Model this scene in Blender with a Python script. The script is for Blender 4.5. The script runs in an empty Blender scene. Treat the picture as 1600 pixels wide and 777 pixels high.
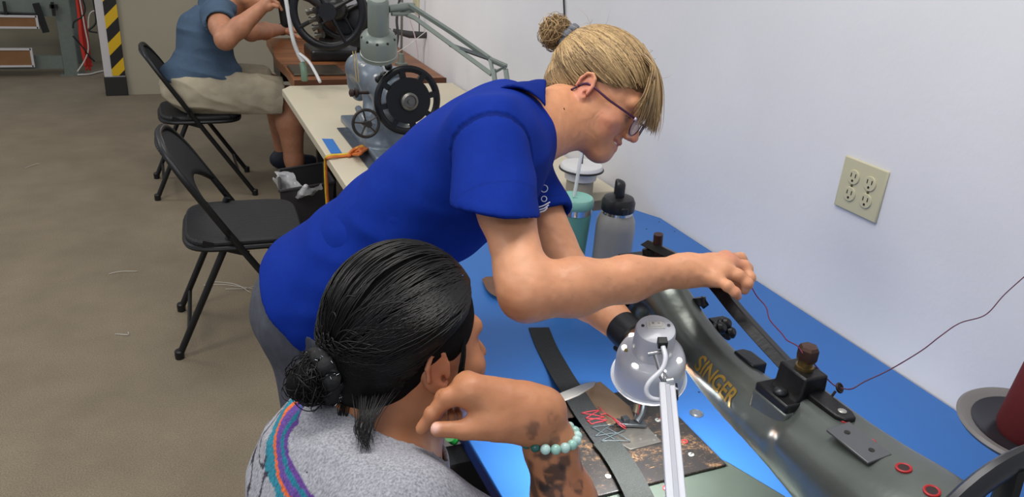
import bpy, math, random
import numpy as np
from mathutils import Matrix, Vector
random.seed(4); np.random.seed(4)
C = bpy.context.scene.collection
SC = bpy.context.scene
# ---------------------------------------------------------------- camera
FOC = 1232.0
_a, _b, _c = [math.radians(v) for v in (24.66, 23.29, 4.18)]
FW = np.array([math.sin(_a)*math.cos(_b), math.cos(_a)*math.cos(_b), -math.sin(_b)])
_r = np.array([math.cos(_a), -math.sin(_a), 0.0]); _u = np.cross(_r, FW)
RT = math.cos(_c)*_r + math.sin(_c)*_u
UP = -math.sin(_c)*_r + math.cos(_c)*_u
EYE = np.array([0.0, 0.0, 1.6])
cam_d = bpy.data.cameras.new('camera'); cam = bpy.data.objects.new('camera', cam_d); C.objects.link(cam)
cam_d.sensor_width = 36; cam_d.lens = FOC/1600*36; cam_d.clip_start = .05
m4 = Matrix.Identity(4)
for i in range(3):
    m4[i][0] = RT[i]; m4[i][1] = UP[i]; m4[i][2] = -FW[i]; m4[i][3] = EYE[i]
cam.matrix_world = m4
SC.camera = cam
SC.view_settings.view_transform = 'Standard'; SC.view_settings.look = 'None'
SC.view_settings.gamma = 1; SC.view_settings.use_curve_mapping = False
SC.view_settings.exposure = 0.42
# ---------------------------------------------------------------- light
w = bpy.data.worlds.new('room_ambience'); SC.world = w; w.use_nodes = True
w.node_tree.nodes['Background'].inputs[0].default_value = (.80, .86, 1.0, 1)
w.node_tree.nodes['Background'].inputs[1].default_value = .42
def area(name, loc, sx, sy, power, col=(1, 1, 1), target=None):
    l = bpy.data.lights.new(name, 'AREA'); l.shape = 'RECTANGLE'; l.size = sx; l.size_y = sy
    l.energy = power; l.color = col
    o = bpy.data.objects.new(name, l); C.objects.link(o); o.location = loc
    if target is not None:
        d = Vector(target)-Vector(loc); o.rotation_euler = d.to_track_quat('-Z', 'Y').to_euler()
    return o
area('ceiling_fluorescent', (.35, 1.0, 2.75), 1.2, .6, 20, (1, .97, .92))
area('ceiling_fluorescent', (-1.6, 1.6, 2.75), 1.2, .6, 24, (1, .97, .92))
area('ceiling_fluorescent', (.2, 3.6, 2.75), 1.2, .6, 12, (1, .96, .88))
area('ceiling_fluorescent', (-2.2, 5.2, 2.75), 1.2, .6, 22, (1, .93, .82))
area('ceiling_fluorescent', (-1.2, -.9, 2.75), 1.2, .6, 14, (1, .97, .92))

# ---------------------------------------------------------------- geometry helpers
def ray(x, y):
    return (FW*FOC + RT*(x-800) - UP*(y-388.5))/FOC
def P(x, y, d): return EYE + ray(x, y)*d            # a point at distance d in front of the camera
def PZ(x, y, z):                                    # a point on the level plane z
    r = ray(x, y); return EYE + r*((z-EYE[2])/r[2])
def PX(x, y, X):                                    # a point on the upright plane X
    r = ray(x, y); return EYE + r*(X/r[0])
def PY(x, y, Y):
    r = ray(x, y); return EYE + r*(Y/r[1])
def V(*a): return np.array(a, float)
def nrm(v): v = np.asarray(v, float); return v/np.linalg.norm(v)
def lin(c):
    c = [v/255 for v in c]
    return tuple(v/12.92 if v <= .04045 else ((v+.055)/1.055)**2.4 for v in c)
def tag(o, label=None, cat=None, group=None, kind=None):
    if label: o['label'] = label
    if cat: o['category'] = cat
    if group: o['group'] = group
    if kind: o['kind'] = kind
    return o
def thing(name, label, cat, loc=(0, 0, 0), group=None, rz=0):
    o = bpy.data.objects.new(name, None); C.objects.link(o)
    o.location = tuple(loc); o.rotation_euler = (0, 0, rz); o.empty_display_size = .05
    tag(o, label, cat, group); return o
def copy_tree(o, parent=None):
    c = o.copy(); C.objects.link(c)
    if parent: c.parent = parent
    for ch in list(o.children): copy_tree(ch, c)
    return c

def frame_of(z, x=None):
    z = nrm(z)
    if x is None: x = V(1, 0, 0) if abs(z[0]) < .8 else V(0, 1, 0)
    x = np.asarray(x, float); x = nrm(x - z*np.dot(x, z)); y = np.cross(z, x)
    return np.stack([x, y, z])                      # rows are the axes

class MB:
    def __init__(s): s.v = []; s.f = []; s.n = 0
    def raw(s, v, f):
        v = np.asarray(v, float)
        s.v.append(v); s.f += [tuple(int(i)+s.n for i in q) for q in f]; s.n += len(v); return s
    def box(s, c, size, M=None):
        h = np.array(size)/2
        p = np.array([(x, y, z) for x in (-1, 1) for y in (-1, 1) for z in (-1, 1)])*h
        if M is not None: p = p@np.asarray(M)
        return s.raw(p+np.asarray(c), [(0, 1, 3, 2), (4, 6, 7, 5), (0, 4, 5, 1), (2, 3, 7, 6), (0, 2, 6, 4), (1, 5, 7, 3)])
    def lathe(s, prof, a=(0, 0, 0), axis=(0, 0, 1), n=32, caps=True):
        M = frame_of(axis); a = np.asarray(a, float); t = np.arange(n)*2*math.pi/n
        vs = []
        for r, z in prof:
            vs.append(a + np.outer(np.cos(t)*r, M[0]) + np.outer(np.sin(t)*r, M[1]) + M[2]*z)
        f = []
        for i in range(len(prof)-1):
            for j in range(n):
                k = (j+1) % n
                f.append((i*n+j, i*n+k, (i+1)*n+k, (i+1)*n+j))
        if caps:
            if prof[0][0] > 1e-5: f.append(tuple(range(n-1, -1, -1)))
            if prof[-1][0] > 1e-5: f.append(tuple((len(prof)-1)*n+j for j in range(n)))
        return s.raw(np.concatenate(vs), f)
    def cyl(s, a, b, r, r2=None, n=24):
        a = np.asarray(a, float); b = np.asarray(b, float)
        return s.lathe([(r, 0), (r if r2 is None else r2, np.linalg.norm(b-a))], a, b-a, n)
    def tube(s, path, r, n=10, closed=False, flat=1.0, upv=None):
        p = np.asarray(path, float); m = len(p)
        r = np.broadcast_to(np.asarray(r, float), (m,))
        if closed: tg = np.roll(p, -1, 0)-np.roll(p, 1, 0)
        else: tg = np.gradient(p, axis=0)
        tg /= np.linalg.norm(tg, axis=1)[:, None]+1e-12
        u = frame_of(tg[0], upv)[0]; vs = []; t = np.arange(n)*2*math.pi/n
        for i in range(m):
            u = u - tg[i]*np.dot(u, tg[i]); u = u/np.linalg.norm(u); w_ = np.cross(tg[i], u)
            vs.append(p[i]+r[i]*(np.outer(np.cos(t), u)+flat*np.outer(np.sin(t), w_)))
        f = []
        for i in range(m if closed else m-1):
            i2 = (i+1) % m
            for j in range(n):
                k = (j+1) % n; f.append((i*n+j, i*n+k, i2*n+k, i2*n+j))
        if not closed: f.append(tuple(range(n-1, -1, -1))); f.append(tuple((m-1)*n+j for j in range(n)))
        return s.raw(np.concatenate(vs), f)
    def ell(s, c, r, M=None, nu=20, nv=12):
        r = np.broadcast_to(np.asarray(r, float), (3,))
        v = [(0, 0, -1)]
        for i in range(1, nv):
            ph = -math.pi/2+math.pi*i/nv
            for j in range(nu):
                th = 2*math.pi*j/nu; v.append((math.cos(ph)*math.cos(th), math.cos(ph)*math.sin(th), math.sin(ph)))
        v.append((0, 0, 1)); v = np.array(v)*r
        if M is not None: v = v@np.asarray(M)
        f = []
        for j in range(nu):
            k = (j+1) % nu; f.append((0, 1+k, 1+j)); L = 1+(nv-2)*nu; f.append((L+j, L+k, len(v)-1))
            for i in range(nv-2): f.append((1+i*nu+j, 1+i*nu+k, 1+(i+1)*nu+k, 1+(i+1)*nu+j))
        return s.raw(v+np.asarray(c), f)
    def torus(s, c, axis, R, r, n=40, m=10, flat=1.0):
        M = frame_of(axis); t = np.arange(n)*2*math.pi/n
        return s.tube(np.asarray(c)+np.outer(np.cos(t)*R, M[0])+np.outer(np.sin(t)*R, M[1]), r, m, True, flat, M[2])
    def prism(s, poly, z0, z1, o=(0, 0, 0), M=None):
        n = len(poly); v = [(x, y, z0) for x, y in poly]+[(x, y, z1) for x, y in poly]
        v = np.array(v, float)
        if M is not None: v = v@np.asarray(M)
        f = [tuple(range(n-1, -1, -1)), tuple(range(n, 2*n))]+[(i, (i+1) % n, n+(i+1) % n, n+i) for i in range(n)]
        return s.raw(v+np.asarray(o), f)
    def build(s, name, mat, parent=None, smooth=35, bevel=0, loc=None, recalc=True):
        v = np.concatenate(s.v)
        o = mesh_obj(name, v, s.f, mat, parent, smooth, loc, recalc)
        if bevel:
            b = o.modifiers.new('bevel', 'BEVEL'); b.width = bevel; b.segments = 2; b.limit_method = 'ANGLE'; b.angle_limit = math.radians(40)
            b.harden_normals = False
        return o
def mesh_obj(name, v, f, mat, parent=None, smooth=35, loc=None, recalc=False, colors=None):
    me = bpy.data.meshes.new(name)
    v = np.asarray(v, float)
    off = np.zeros(3)
    if parent is not None and loc is None:
        Mw = parent_world(parent); 
        inv = np.array(Mw.inverted()); v = v@inv[:3, :3].T+inv[:3, 3]
    elif parent is None:
        if loc is None:
            lo = v.min(0); hi = v.max(0); off = np.array([(lo[0]+hi[0])/2, (lo[1]+hi[1])/2, lo[2]])
        else: off = np.asarray(loc, float)
        v = v-off
    if isinstance(f, np.ndarray):
        me.vertices.add(len(v)); me.vertices.foreach_set('co', v.astype(np.float32).ravel())
        k = f.shape[1]; me.loops.add(len(f)*k); me.loops.foreach_set('vertex_index', f.astype(np.int32).ravel())
        me.polygons.add(len(f)); me.polygons.foreach_set('loop_start', np.arange(len(f), dtype=np.int32)*k)
        me.update(calc_edges=True)
    else:
        me.from_pydata([tuple(q) for q in v], [], f)
    me.validate()
    if recalc:
        import bmesh
        bm = bmesh.new(); bm.from_mesh(me); bmesh.ops.recalc_face_normals(bm, faces=bm.faces); bm.to_mesh(me); bm.free()
    if colors is not None:
        at = me.color_attributes.new('col', 'FLOAT_COLOR', 'POINT')
        c4 = np.ones((len(v), 4), np.float32); c4[:, :colors.shape[1]] = colors; at.data.foreach_set('color', c4.ravel())
    me.polygons.foreach_set('use_smooth', [bool(smooth)]*len(me.polygons))
    if smooth and smooth < 180: me.set_sharp_from_angle(angle=math.radians(smooth))
    if isinstance(mat, (list, tuple)):
        for m_ in mat: me.materials.append(m_)
    elif mat: me.materials.append(mat)
    o = bpy.data.objects.new(name, me); C.objects.link(o)
    if parent is not None: o.parent = parent
    else: o.location = tuple(off)
    return o
def parent_world(o):
    m = Matrix.LocRotScale(o.location, o.rotation_euler, o.scale)
    return parent_world(o.parent)@m if o.parent else m

# ---------------------------------------------------------------- materials
def mat(name, col, rough=.5, metal=0, noise=0, nscale=40, bump=0, bscale=200, spec=.5, emit=0, alpha=1, trans=0, sss=0, coat=0, col2=None, ior=1.45, stretch=None, sheen=0):
    m = bpy.data.materials.new(name); m.use_nodes = True; nt = m.node_tree; b = nt.nodes['Principled BSDF']
    c = lin(col)+(1,)
    b.inputs['Base Color'].default_value = c; b.inputs['Roughness'].default_value = rough; b.inputs['Metallic'].default_value = metal
    b.inputs['Specular IOR Level'].default_value = spec; b.inputs['IOR'].default_value = ior
    b.inputs['Alpha'].default_value = alpha; b.inputs['Transmission Weight'].default_value = trans
    b.inputs['Coat Weight'].default_value = coat; b.inputs['Sheen Weight'].default_value = sheen
    if sss: b.inputs['Subsurface Weight'].default_value = sss; b.inputs['Subsurface Radius'].default_value = (.01, .004, .002); b.inputs['Subsurface Scale'].default_value = 1
    if emit: b.inputs['Emission Color'].default_value = c; b.inputs['Emission Strength'].default_value = emit
    tc = nt.nodes.new('ShaderNodeTexCoord'); src = tc.outputs['Object']
    if stretch:
        mp = nt.nodes.new('ShaderNodeMapping'); mp.inputs['Scale'].default_value = stretch; nt.links.new(src, mp.inputs[0]); src = mp.outputs[0]
    if noise or col2:
        n = nt.nodes.new('ShaderNodeTexNoise'); n.inputs['Scale'].default_value = nscale; n.inputs['Detail'].default_value = 5
        nt.links.new(src, n.inputs[0])
        r = nt.nodes.new('ShaderNodeValToRGB'); r.color_ramp.elements[0].position = .32; r.color_ramp.elements[1].position = .68
        if col2: r.color_ramp.elements[0].color = c; r.color_ramp.elements[1].color = lin(col2)+(1,)
        else:
            r.color_ramp.elements[0].color = tuple(v*(1-noise) for v in c[:3])+(1,)
            r.color_ramp.elements[1].color = tuple(min(1, v*(1+noise)) for v in c[:3])+(1,)
        nt.links.new(n.outputs[0], r.inputs[0]); nt.links.new(r.outputs[0], b.inputs['Base Color'])
    if bump:
        n2 = nt.nodes.new('ShaderNodeTexNoise'); n2.inputs['Scale'].default_value = bscale; n2.inputs['Detail'].default_value = 4
        nt.links.new(src, n2.inputs[0]); bp = nt.nodes.new('ShaderNodeBump'); bp.inputs['Strength'].default_value = bump; bp.inputs['Distance'].default_value = .002
        nt.links.new(n2.outputs[0], bp.inputs['Height']); nt.links.new(bp.outputs[0], b.inputs['Normal'])
    return m
def attr_mat(name, rough=.5, noise=.1, nscale=60, bump=.1, bscale=300, sss=0, spec=.4, sheen=0):
    m = bpy.data.materials.new(name); m.use_nodes = True; nt = m.node_tree; b = nt.nodes['Principled BSDF']
    b.inputs['Roughness'].default_value = rough; b.inputs['Specular IOR Level'].default_value = spec; b.inputs['Sheen Weight'].default_value = sheen
    if sss: b.inputs['Subsurface Weight'].default_value = sss; b.inputs['Subsurface Radius'].default_value = (.012, .004, .002); b.inputs['Subsurface Scale'].default_value = 1
    a = nt.nodes.new('ShaderNodeAttribute'); a.attribute_name = 'col'
    tc = nt.nodes.new('ShaderNodeTexCoord')
    n = nt.nodes.new('ShaderNodeTexNoise'); n.inputs['Scale'].default_value = nscale; n.inputs['Detail'].default_value = 6; nt.links.new(tc.outputs['Object'], n.inputs[0])
    mr = nt.nodes.new('ShaderNodeMapRange'); mr.inputs[1].default_value = .3; mr.inputs[2].default_value = .7; mr.inputs[3].default_value = 1-noise; mr.inputs[4].default_value = 1+noise
    nt.links.new(n.outputs[0], mr.inputs[0])
    mx = nt.nodes.new('ShaderNodeVectorMath'); mx.operation = 'SCALE'; nt.links.new(a.outputs[0], mx.inputs[0]); nt.links.new(mr.outputs[0], mx.inputs['Scale'])
    nt.links.new(mx.outputs[0], b.inputs['Base Color'])
    if bump:
        n2 = nt.nodes.new('ShaderNodeTexNoise'); n2.inputs['Scale'].default_value = bscale; nt.links.new(tc.outputs['Object'], n2.inputs[0])
        bp = nt.nodes.new('ShaderNodeBump'); bp.inputs['Strength'].default_value = bump; bp.inputs['Distance'].default_value = .001
        nt.links.new(n2.outputs[0], bp.inputs['Height']); nt.links.new(bp.outputs[0], b.inputs['Normal'])
    return m

# ---------------------------------------------------------------- smooth solid engine (signed distances -> one skin)
def cone(a, b, ra, rb, k=.015, op='u'): return ('cone', np.asarray(a, float), np.asarray(b, float), ra, rb, op, k)
def ell(c, r, M=None, k=.015, op='u'):
    M = np.eye(3) if M is None else np.asarray(M, float); s = np.linalg.norm(M[0])
    return ('ell', np.asarray(c, float), np.asarray(r, float)*s, M/s, 0, op, k)
def boxp(c, h, M=None, rd=.003, k=.004, op='u'): return ('box', np.asarray(c, float), np.asarray(h, float), np.eye(3) if M is None else np.asarray(M, float), rd, op, k)
def cylp(a, b, r, k=.002, op='s'): return ('cyl', np.asarray(a, float), np.asarray(b, float), r, 0, op, k)
def plane(p, n, k=.002, op='s'): return ('plane', np.asarray(p, float), nrm(n), 0, 0, op, k)
def shell(t): return ('shell', None, None, t, 0, 'x', 0)
def chain(pts, rs, k=.02):
    return [cone(pts[i], pts[i+1], rs[i], rs[i+1], k) for i in range(len(pts)-1)]
def pd(q, p):
    t = q[0]
    if t == 'cone':
        ba = q[2]-q[1]; pa = p-q[1]; h = np.clip(pa@ba/(ba@ba+1e-12), 0, 1)
        return np.linalg.norm(pa-h[:, None]*ba, axis=1)-(q[3]+h*(q[4]-q[3]))
    if t == 'ell':
        l = (p-q[1])@q[3].T/q[2]; k0 = np.linalg.norm(l, axis=1); k1 = np.linalg.norm(l/q[2], axis=1)+1e-9
        return np.where(k0 < 1e-4, -q[2].min(), k0*(k0-1)/k1)
    if t == 'box':
        l = np.abs((p-q[1])@q[3].T)-q[2]+q[4]
        return np.linalg.norm(np.maximum(l, 0), axis=1)+np.minimum(l.max(1), 0)-q[4]
    if t == 'cyl':
        ax = q[2]-q[1]; L = np.linalg.norm(ax); ax = ax/L; pa = p-q[1]; h = pa@ax
        rr = np.linalg.norm(pa-h[:, None]*ax, axis=1)-q[3]; hh = np.abs(h-L/2)-L/2
        return np.minimum(np.maximum(rr, hh), 0)+np.sqrt(np.maximum(rr, 0)**2+np.maximum(hh, 0)**2)
    if t == 'plane': return (p-q[1])@q[2]
def seval(ops, p, cull=None):
    d = np.full(len(p), 1.0)
    for q in ops:
        if q[0] == 'shell': d = np.abs(d+q[3]/2)-q[3]/2; continue
        if cull is not None:
            dc = pd(q, cull[0])[0]
            if dc > cull[1]*(2.4 if q[0] == 'ell' else 1.9)+q[6]*2+.008+(.02 if q[0] == 'ell' else 0): 
                if q[5] == 'i': d[:] = 1.0
                continue
        e = pd(q, p); k = q[6]
        if q[5] == 'u':
            h = np.maximum(k-np.abs(d-e), 0)/k; d = np.minimum(d, e)-h*h*k*.25
        elif q[5] == 's':
            h = np.maximum(k-np.abs(d+e), 0)/k; d = np.maximum(d, -e)+h*h*k*.25
        elif q[5] == 'i':
            h = np.maximum(k-np.abs(d-e), 0)/k; d = np.maximum(d, e)+h*h*k*.25
    return d
def smesh(ops, h, lo=None, hi=None, clip=None):
    B = 12; ops = list(ops)
    if lo is None:
        lo = []; hi = []
        for q in ops:
            if q[5] != 'u': continue
            if q[0] == 'cone': m_ = max(q[3], q[4]); lo.append(np.minimum(q[1], q[2])-m_); hi.append(np.maximum(q[1], q[2])+m_)
            elif q[0] == 'ell' or q[0] == 'box': m_ = q[2].max()*1.75 if q[0] == 'box' else q[2].max(); lo.append(q[1]-m_); hi.append(q[1]+m_)
            elif q[0] == 'cyl': lo.append(np.minimum(q[1], q[2])-q[3]); hi.append(np.maximum(q[1], q[2])+q[3])
        lo = np.min(lo, 0)-.01; hi = np.max(hi, 0)+.01
    nb = np.ceil((np.array(hi)-lo)/(h*B)).astype(int)+1
    g = np.stack(np.meshgrid(*[np.arange(n) for n in nb], indexing='ij'), -1).reshape(-1, 3)
    cen = lo+(g+.5)*B*h; R = B*h*math.sqrt(3)/2
    dc = seval(ops, cen); act = np.abs(dc) < R*1.8+.015
    g = g[act]; cen = cen[act]
    lin_ = np.arange(B+1); loc = np.stack(np.meshgrid(lin_, lin_, lin_, indexing='ij'), -1).reshape(-1, 3)
    N = (nb*B+2).astype(np.int64)
    def key(c): return (c[:, 0]*N[1]+c[:, 1])*N[2]+c[:, 2]
    VK = []; VP = []; E = [[], [], []]
    corners = [(i, j, k) for i in (0, 1) for j in (0, 1) for k in (0, 1)]
    edges = [(a, b) for a in range(8) for b in range(a+1, 8) if sum(abs(corners[a][i]-corners[b][i]) for i in range(3)) == 1]
    for gi, cc in zip(g, cen):
        p = lo+(gi*B+loc)*h
        d = seval(ops, p, (cc[None], R)).reshape(B+1, B+1, B+1)
        s = d < 0
        if s.all() or not s.any(): continue
        cv = np.stack([d[i:B+i, j:B+j, k:B+k] for i, j, k in corners], -1).reshape(-1, 8)
        cs = cv < 0; ac = cs.any(1) & ~cs.all(1); idx = np.nonzero(ac)[0]
        cv = cv[idx]; cs = cs[idx]; acc = np.zeros((len(idx), 3)); cnt = np.zeros(len(idx))
        for a, b in edges:
            m_ = cs[:, a] != cs[:, b]; t = np.where(m_, cv[:, a]/np.where(m_, cv[:, a]-cv[:, b], 1), 0)
            pa = np.array(corners[a]); pb = np.array(corners[b])
            acc += np.where(m_[:, None], pa+t[:, None]*(pb-pa), 0); cnt += m_
        ci = np.stack(np.unravel_index(idx, (B, B, B)), -1)+gi*B
        VK.append(key(ci.astype(np.int64))); VP.append(lo+(ci+acc/cnt[:, None])*h)
        for ax in range(3):
            sl0 = [slice(0, B)]*3; sl1 = [slice(0, B)]*3; sl1[ax] = slice(1, B+1)
            m_ = s[tuple(sl0)] != s[tuple(sl1)]; q = np.argwhere(m_); 
            if len(q): E[ax].append(np.concatenate([q+gi*B, s[tuple(sl0)][m_][:, None].astype(int)], 1))
    VK = np.concatenate(VK); VP = np.concatenate(VP); o = np.argsort(VK); VK = VK[o]; VP = VP[o]
    F = []
    for ax in range(3):
        if not E[ax]: continue
        e = np.concatenate(E[ax]).astype(np.int64); u = np.zeros(3, int); v = np.zeros(3, int); u[(ax+1) % 3] = 1; v[(ax+2) % 3] = 1
        ids = []; ok = np.ones(len(e), bool)
        for off in (0*u, -u, -u-v, -v):
            k = key(e[:, :3]+off); j = np.minimum(np.searchsorted(VK, k), len(VK)-1); ok &= VK[j] == k; ids.append(j)
        q = np.stack(ids, 1); fl = e[:, 3] == 0; q[fl] = q[fl][:, ::-1]
        F.append(q[ok])
    F = np.concatenate(F)
    used = np.zeros(len(VP), bool); used[F.ravel()] = True; mp = np.cumsum(used)-1
    return VP[used], mp[F]
def relax(v, f, it=8, lam=.5):
    e = np.concatenate([f[:, [0, 1]], f[:, [1, 2]], f[:, [2, 3]], f[:, [3, 0]]]); n = len(v)
    cnt = np.bincount(e[:, 0], minlength=n)+np.bincount(e[:, 1], minlength=n)+1e-9
    for _ in range(it):
        a = np.stack([np.bincount(e[:, 0], v[e[:, 1], k], n)+np.bincount(e[:, 1], v[e[:, 0], k], n) for k in range(3)], 1)/cnt[:, None]
        v = v+(a-v)*lam
    return v
def conform(paths, ops, lo=.0008, hi=.006, it=3):
    sh = paths.shape; p = paths.reshape(-1, 3).copy()
    for _ in range(it):
        d = seval(ops, p); m = (d < lo) | (d > hi); q = p[m]
        if not len(q): break
        dm = d[m]; e = 1e-3
        g = np.stack([seval(ops, q+e*np.eye(3)[i])-dm for i in range(3)], 1)/e; g /= np.linalg.norm(g, axis=1)[:, None]+1e-9
        p[m] = q+g*np.clip(np.clip(dm, lo, hi)-dm, -.03, .03)[:, None]
    return p.reshape(sh)
def vnormals(v, f):
    n = np.cross(v[f[:, 2]]-v[f[:, 0]], v[f[:, 3]]-v[f[:, 1]]); out = np.zeros_like(v)
    for i in range(4): np.add.at(out, f[:, i], n)
    return out/(np.linalg.norm(out, axis=1)[:, None]+1e-12)
_perm = np.random.RandomState(7).rand(64, 64, 64)
def vnoise(p):
    i = np.floor(p).astype(int); f = p-i; f = f*f*(3-2*f); r = 0
    for a in (0, 1):
        for b in (0, 1):
            for c in (0, 1):
                wgt = (f[:, 0] if a else 1-f[:, 0])*(f[:, 1] if b else 1-f[:, 1])*(f[:, 2] if c else 1-f[:, 2])
                r = r+wgt*_perm[(i[:, 0]+a) % 64, (i[:, 1]+b) % 64, (i[:, 2]+c) % 64]
    return r*2-1
def strand_mesh(paths, r, n=3, taper=True):
    p = np.asarray(paths, float); N, M, _ = p.shape
    tg = np.gradient(p, axis=1); tg /= np.linalg.norm(tg, axis=2)[..., None]+1e-12
    ref = np.array([.31, .52, .79]); u = np.cross(tg, ref); u /= np.linalg.norm(u, axis=2)[..., None]+1e-12; v = np.cross(tg, u)
    rr = np.full((N, M), 1.0)*np.asarray(r).reshape(-1, 1)
    if taper: rr = rr*(1-.8*np.linspace(0, 1, M)**3)
    t = np.arange(n)*2*math.pi/n
    vs = p[:, :, None]+rr[..., None, None]*(np.cos(t)[None, None, :, None]*u[:, :, None]+np.sin(t)[None, None, :, None]*v[:, :, None])
    idx = np.arange(N*M*n).reshape(N, M, n); a = idx[:, :-1]; b = idx[:, 1:]
    f = np.stack([a, np.roll(a, -1, 2), np.roll(b, -1, 2), b], -1).reshape(-1, 4)
    return vs.reshape(-1, 3), f
def bez(pts, n):
    """smooth curve through the points"""
    p = np.asarray(pts, float); q = np.concatenate([[2*p[0]-p[1]], p, [2*p[-1]-p[-2]]]); out = []
    m = len(p)-1
    for s in np.linspace(0, m-1e-9, n):
        i = int(s); t = s-i; a, b, c, d = q[i:i+4]
        out.append(.5*((2*b)+(-a+c)*t+(2*a-5*b+4*c-d)*t*t+(-a+3*b-3*c+d)*t**3))
    return np.array(out)
def text_mesh(txt, size, depth=.0005, sx=1.0, bold=0):
    cu = bpy.data.curves.new('txt', 'FONT'); cu.body = txt; cu.size = size; cu.offset = bold; cu.extrude = depth; cu.align_x = 'CENTER'; cu.align_y = 'CENTER'
    o = bpy.data.objects.new('txt', cu); C.objects.link(o)
    bpy.context.view_layer.update()
    me = bpy.data.meshes.new_from_object(o.evaluated_get(bpy.context.evaluated_depsgraph_get()))
    v = np.array([q.co[:] for q in me.vertices]); f = [tuple(q.vertices) for q in me.polygons]
    bpy.data.objects.remove(o); bpy.data.curves.remove(cu); bpy.data.meshes.remove(me)
    v[:, 0] *= sx; return v, f
# ================================================================ THE SETTING
XW = 1.379; ZT = .75
def struct(name, mb, m, label=None, **k):
    o = mb.build(name, m, **k); o['kind'] = 'structure'; return o
m_wall = mat('painted_wall', (211, 210, 213), .7, noise=.03, nscale=3, bump=.25, bscale=60)
m_tan = mat('tan_wall', (150, 143, 122), .8, noise=.04, nscale=3, bump=.1)
m_back = mat('back_wall_paint', (166, 158, 138), .8, noise=.03, nscale=2, bump=.1)
m_floor = mat('carpet_floor', (128, 117, 99), .95, noise=.22, nscale=230, bump=.6, bscale=500, spec=.15)
# large faint soiling over the fine carpet speckle
_nt = m_floor.node_tree; _b = _nt.nodes['Principled BSDF']; _src = _b.inputs['Base Color'].links[0].from_socket
_n = _nt.nodes.new('ShaderNodeTexNoise'); _n.inputs['Scale'].default_value = 5; _n.inputs['Detail'].default_value = 8
_tc = [n for n in _nt.nodes if n.type == 'TEX_COORD'][0]; _nt.links.new(_tc.outputs['Object'], _n.inputs[0])
_mr = _nt.nodes.new('ShaderNodeMapRange'); _mr.inputs[1].default_value = .3; _mr.inputs[2].default_value = .7; _mr.inputs[3].default_value = .88; _mr.inputs[4].default_value = 1.08
_nt.links.new(_n.outputs[0], _mr.inputs[0]); _sc = _nt.nodes.new('ShaderNodeVectorMath'); _sc.operation = 'SCALE'
_nt.links.new(_src, _sc.inputs[0]); _nt.links.new(_mr.outputs[0], _sc.inputs['Scale']); _nt.links.new(_sc.outputs[0], _b.inputs['Base Color'])
struct('floor', MB().box((-1.3, 3.6, -.05), (6.4, 10, .1)), m_floor, smooth=0)
struct('wall_right', MB().box((XW+.06, 3.1, 1.7), (.12, 8.2, 3.4)), m_wall, smooth=0)
struct('wall_back', MB().box((.545, 7.13, 1.4), (1.668, .12, 2.8)), m_back, smooth=0)
struct('wall_far_left', MB().box((-2.4, 8.56, 1.4), (4.2, .12, 2.8)), m_tan, smooth=0)
m_white = mat('white_trim', (196, 192, 190), .5)
m_blackv = mat('black_vinyl', (38, 38, 36), .5)
# pillar at the wall end with its corner guard
px0, px1, py0 = -.44, -.29, 7.05
pl = struct('trim_1', MB().box(((px0+px1)/2, py0+.075, 1.4), (px1-px0, .15, 2.8)), mat('grey_pillar', (196, 192, 190), .6), smooth=0)
struct('baseboard_1', MB().box(((px0+px1)/2, py0+.07, .075), (px1-px0+.012, .17, .15)), m_blackv, bevel=.004)
def stripe_mat():
    m = bpy.data.materials.new('hazard_stripes'); m.use_nodes = True; nt = m.node_tree; b = nt.nodes['Principled BSDF']; b.inputs['Roughness'].default_value = .45
    tc = nt.nodes.new('ShaderNodeTexCoord'); sp = nt.nodes.new('ShaderNodeSeparateXYZ'); nt.links.new(tc.outputs['Object'], sp.inputs[0])
    a = nt.nodes.new('ShaderNodeMath'); a.operation = 'SUBTRACT'; nt.links.new(sp.outputs[2], a.inputs[0]); nt.links.new(sp.outputs[0], a.inputs[1])
    d = nt.nodes.new('ShaderNodeMath'); d.operation = 'DIVIDE'; d.inputs[1].default_value = .205; nt.links.new(a.outputs[0], d.inputs[0])
    fr = nt.nodes.new('ShaderNodeMath'); fr.operation = 'FRACT'; nt.links.new(d.outputs[0], fr.inputs[0])
    g = nt.nodes.new('ShaderNodeMath'); g.operation = 'GREATER_THAN'; g.inputs[1].default_value = .48; nt.links.new(fr.outputs[0], g.inputs[0])
    mx = nt.nodes.new('ShaderNodeMix'); mx.data_type = 'RGBA'; mx.inputs[6].default_value = lin((214, 172, 16))+(1,); mx.inputs[7].default_value = lin((26, 24, 22))+(1,)
    nt.links.new(g.outputs[0], mx.inputs[0]); nt.links.new(mx.outputs[2], b.inputs['Base Color']); return m
gd = MB().box((px1-.045, py0-.004, 1.05), (.095, .006, 1.78)).build('corner_guard', stripe_mat(), smooth=0)
tag(gd, 'black and yellow hazard striped corner guard on the white pillar', 'corner guard')
struct('trim_2', MB().box((XW-.004, 3.4, .05), (.008, 7.2, .1)), m_blackv, smooth=0)

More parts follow.
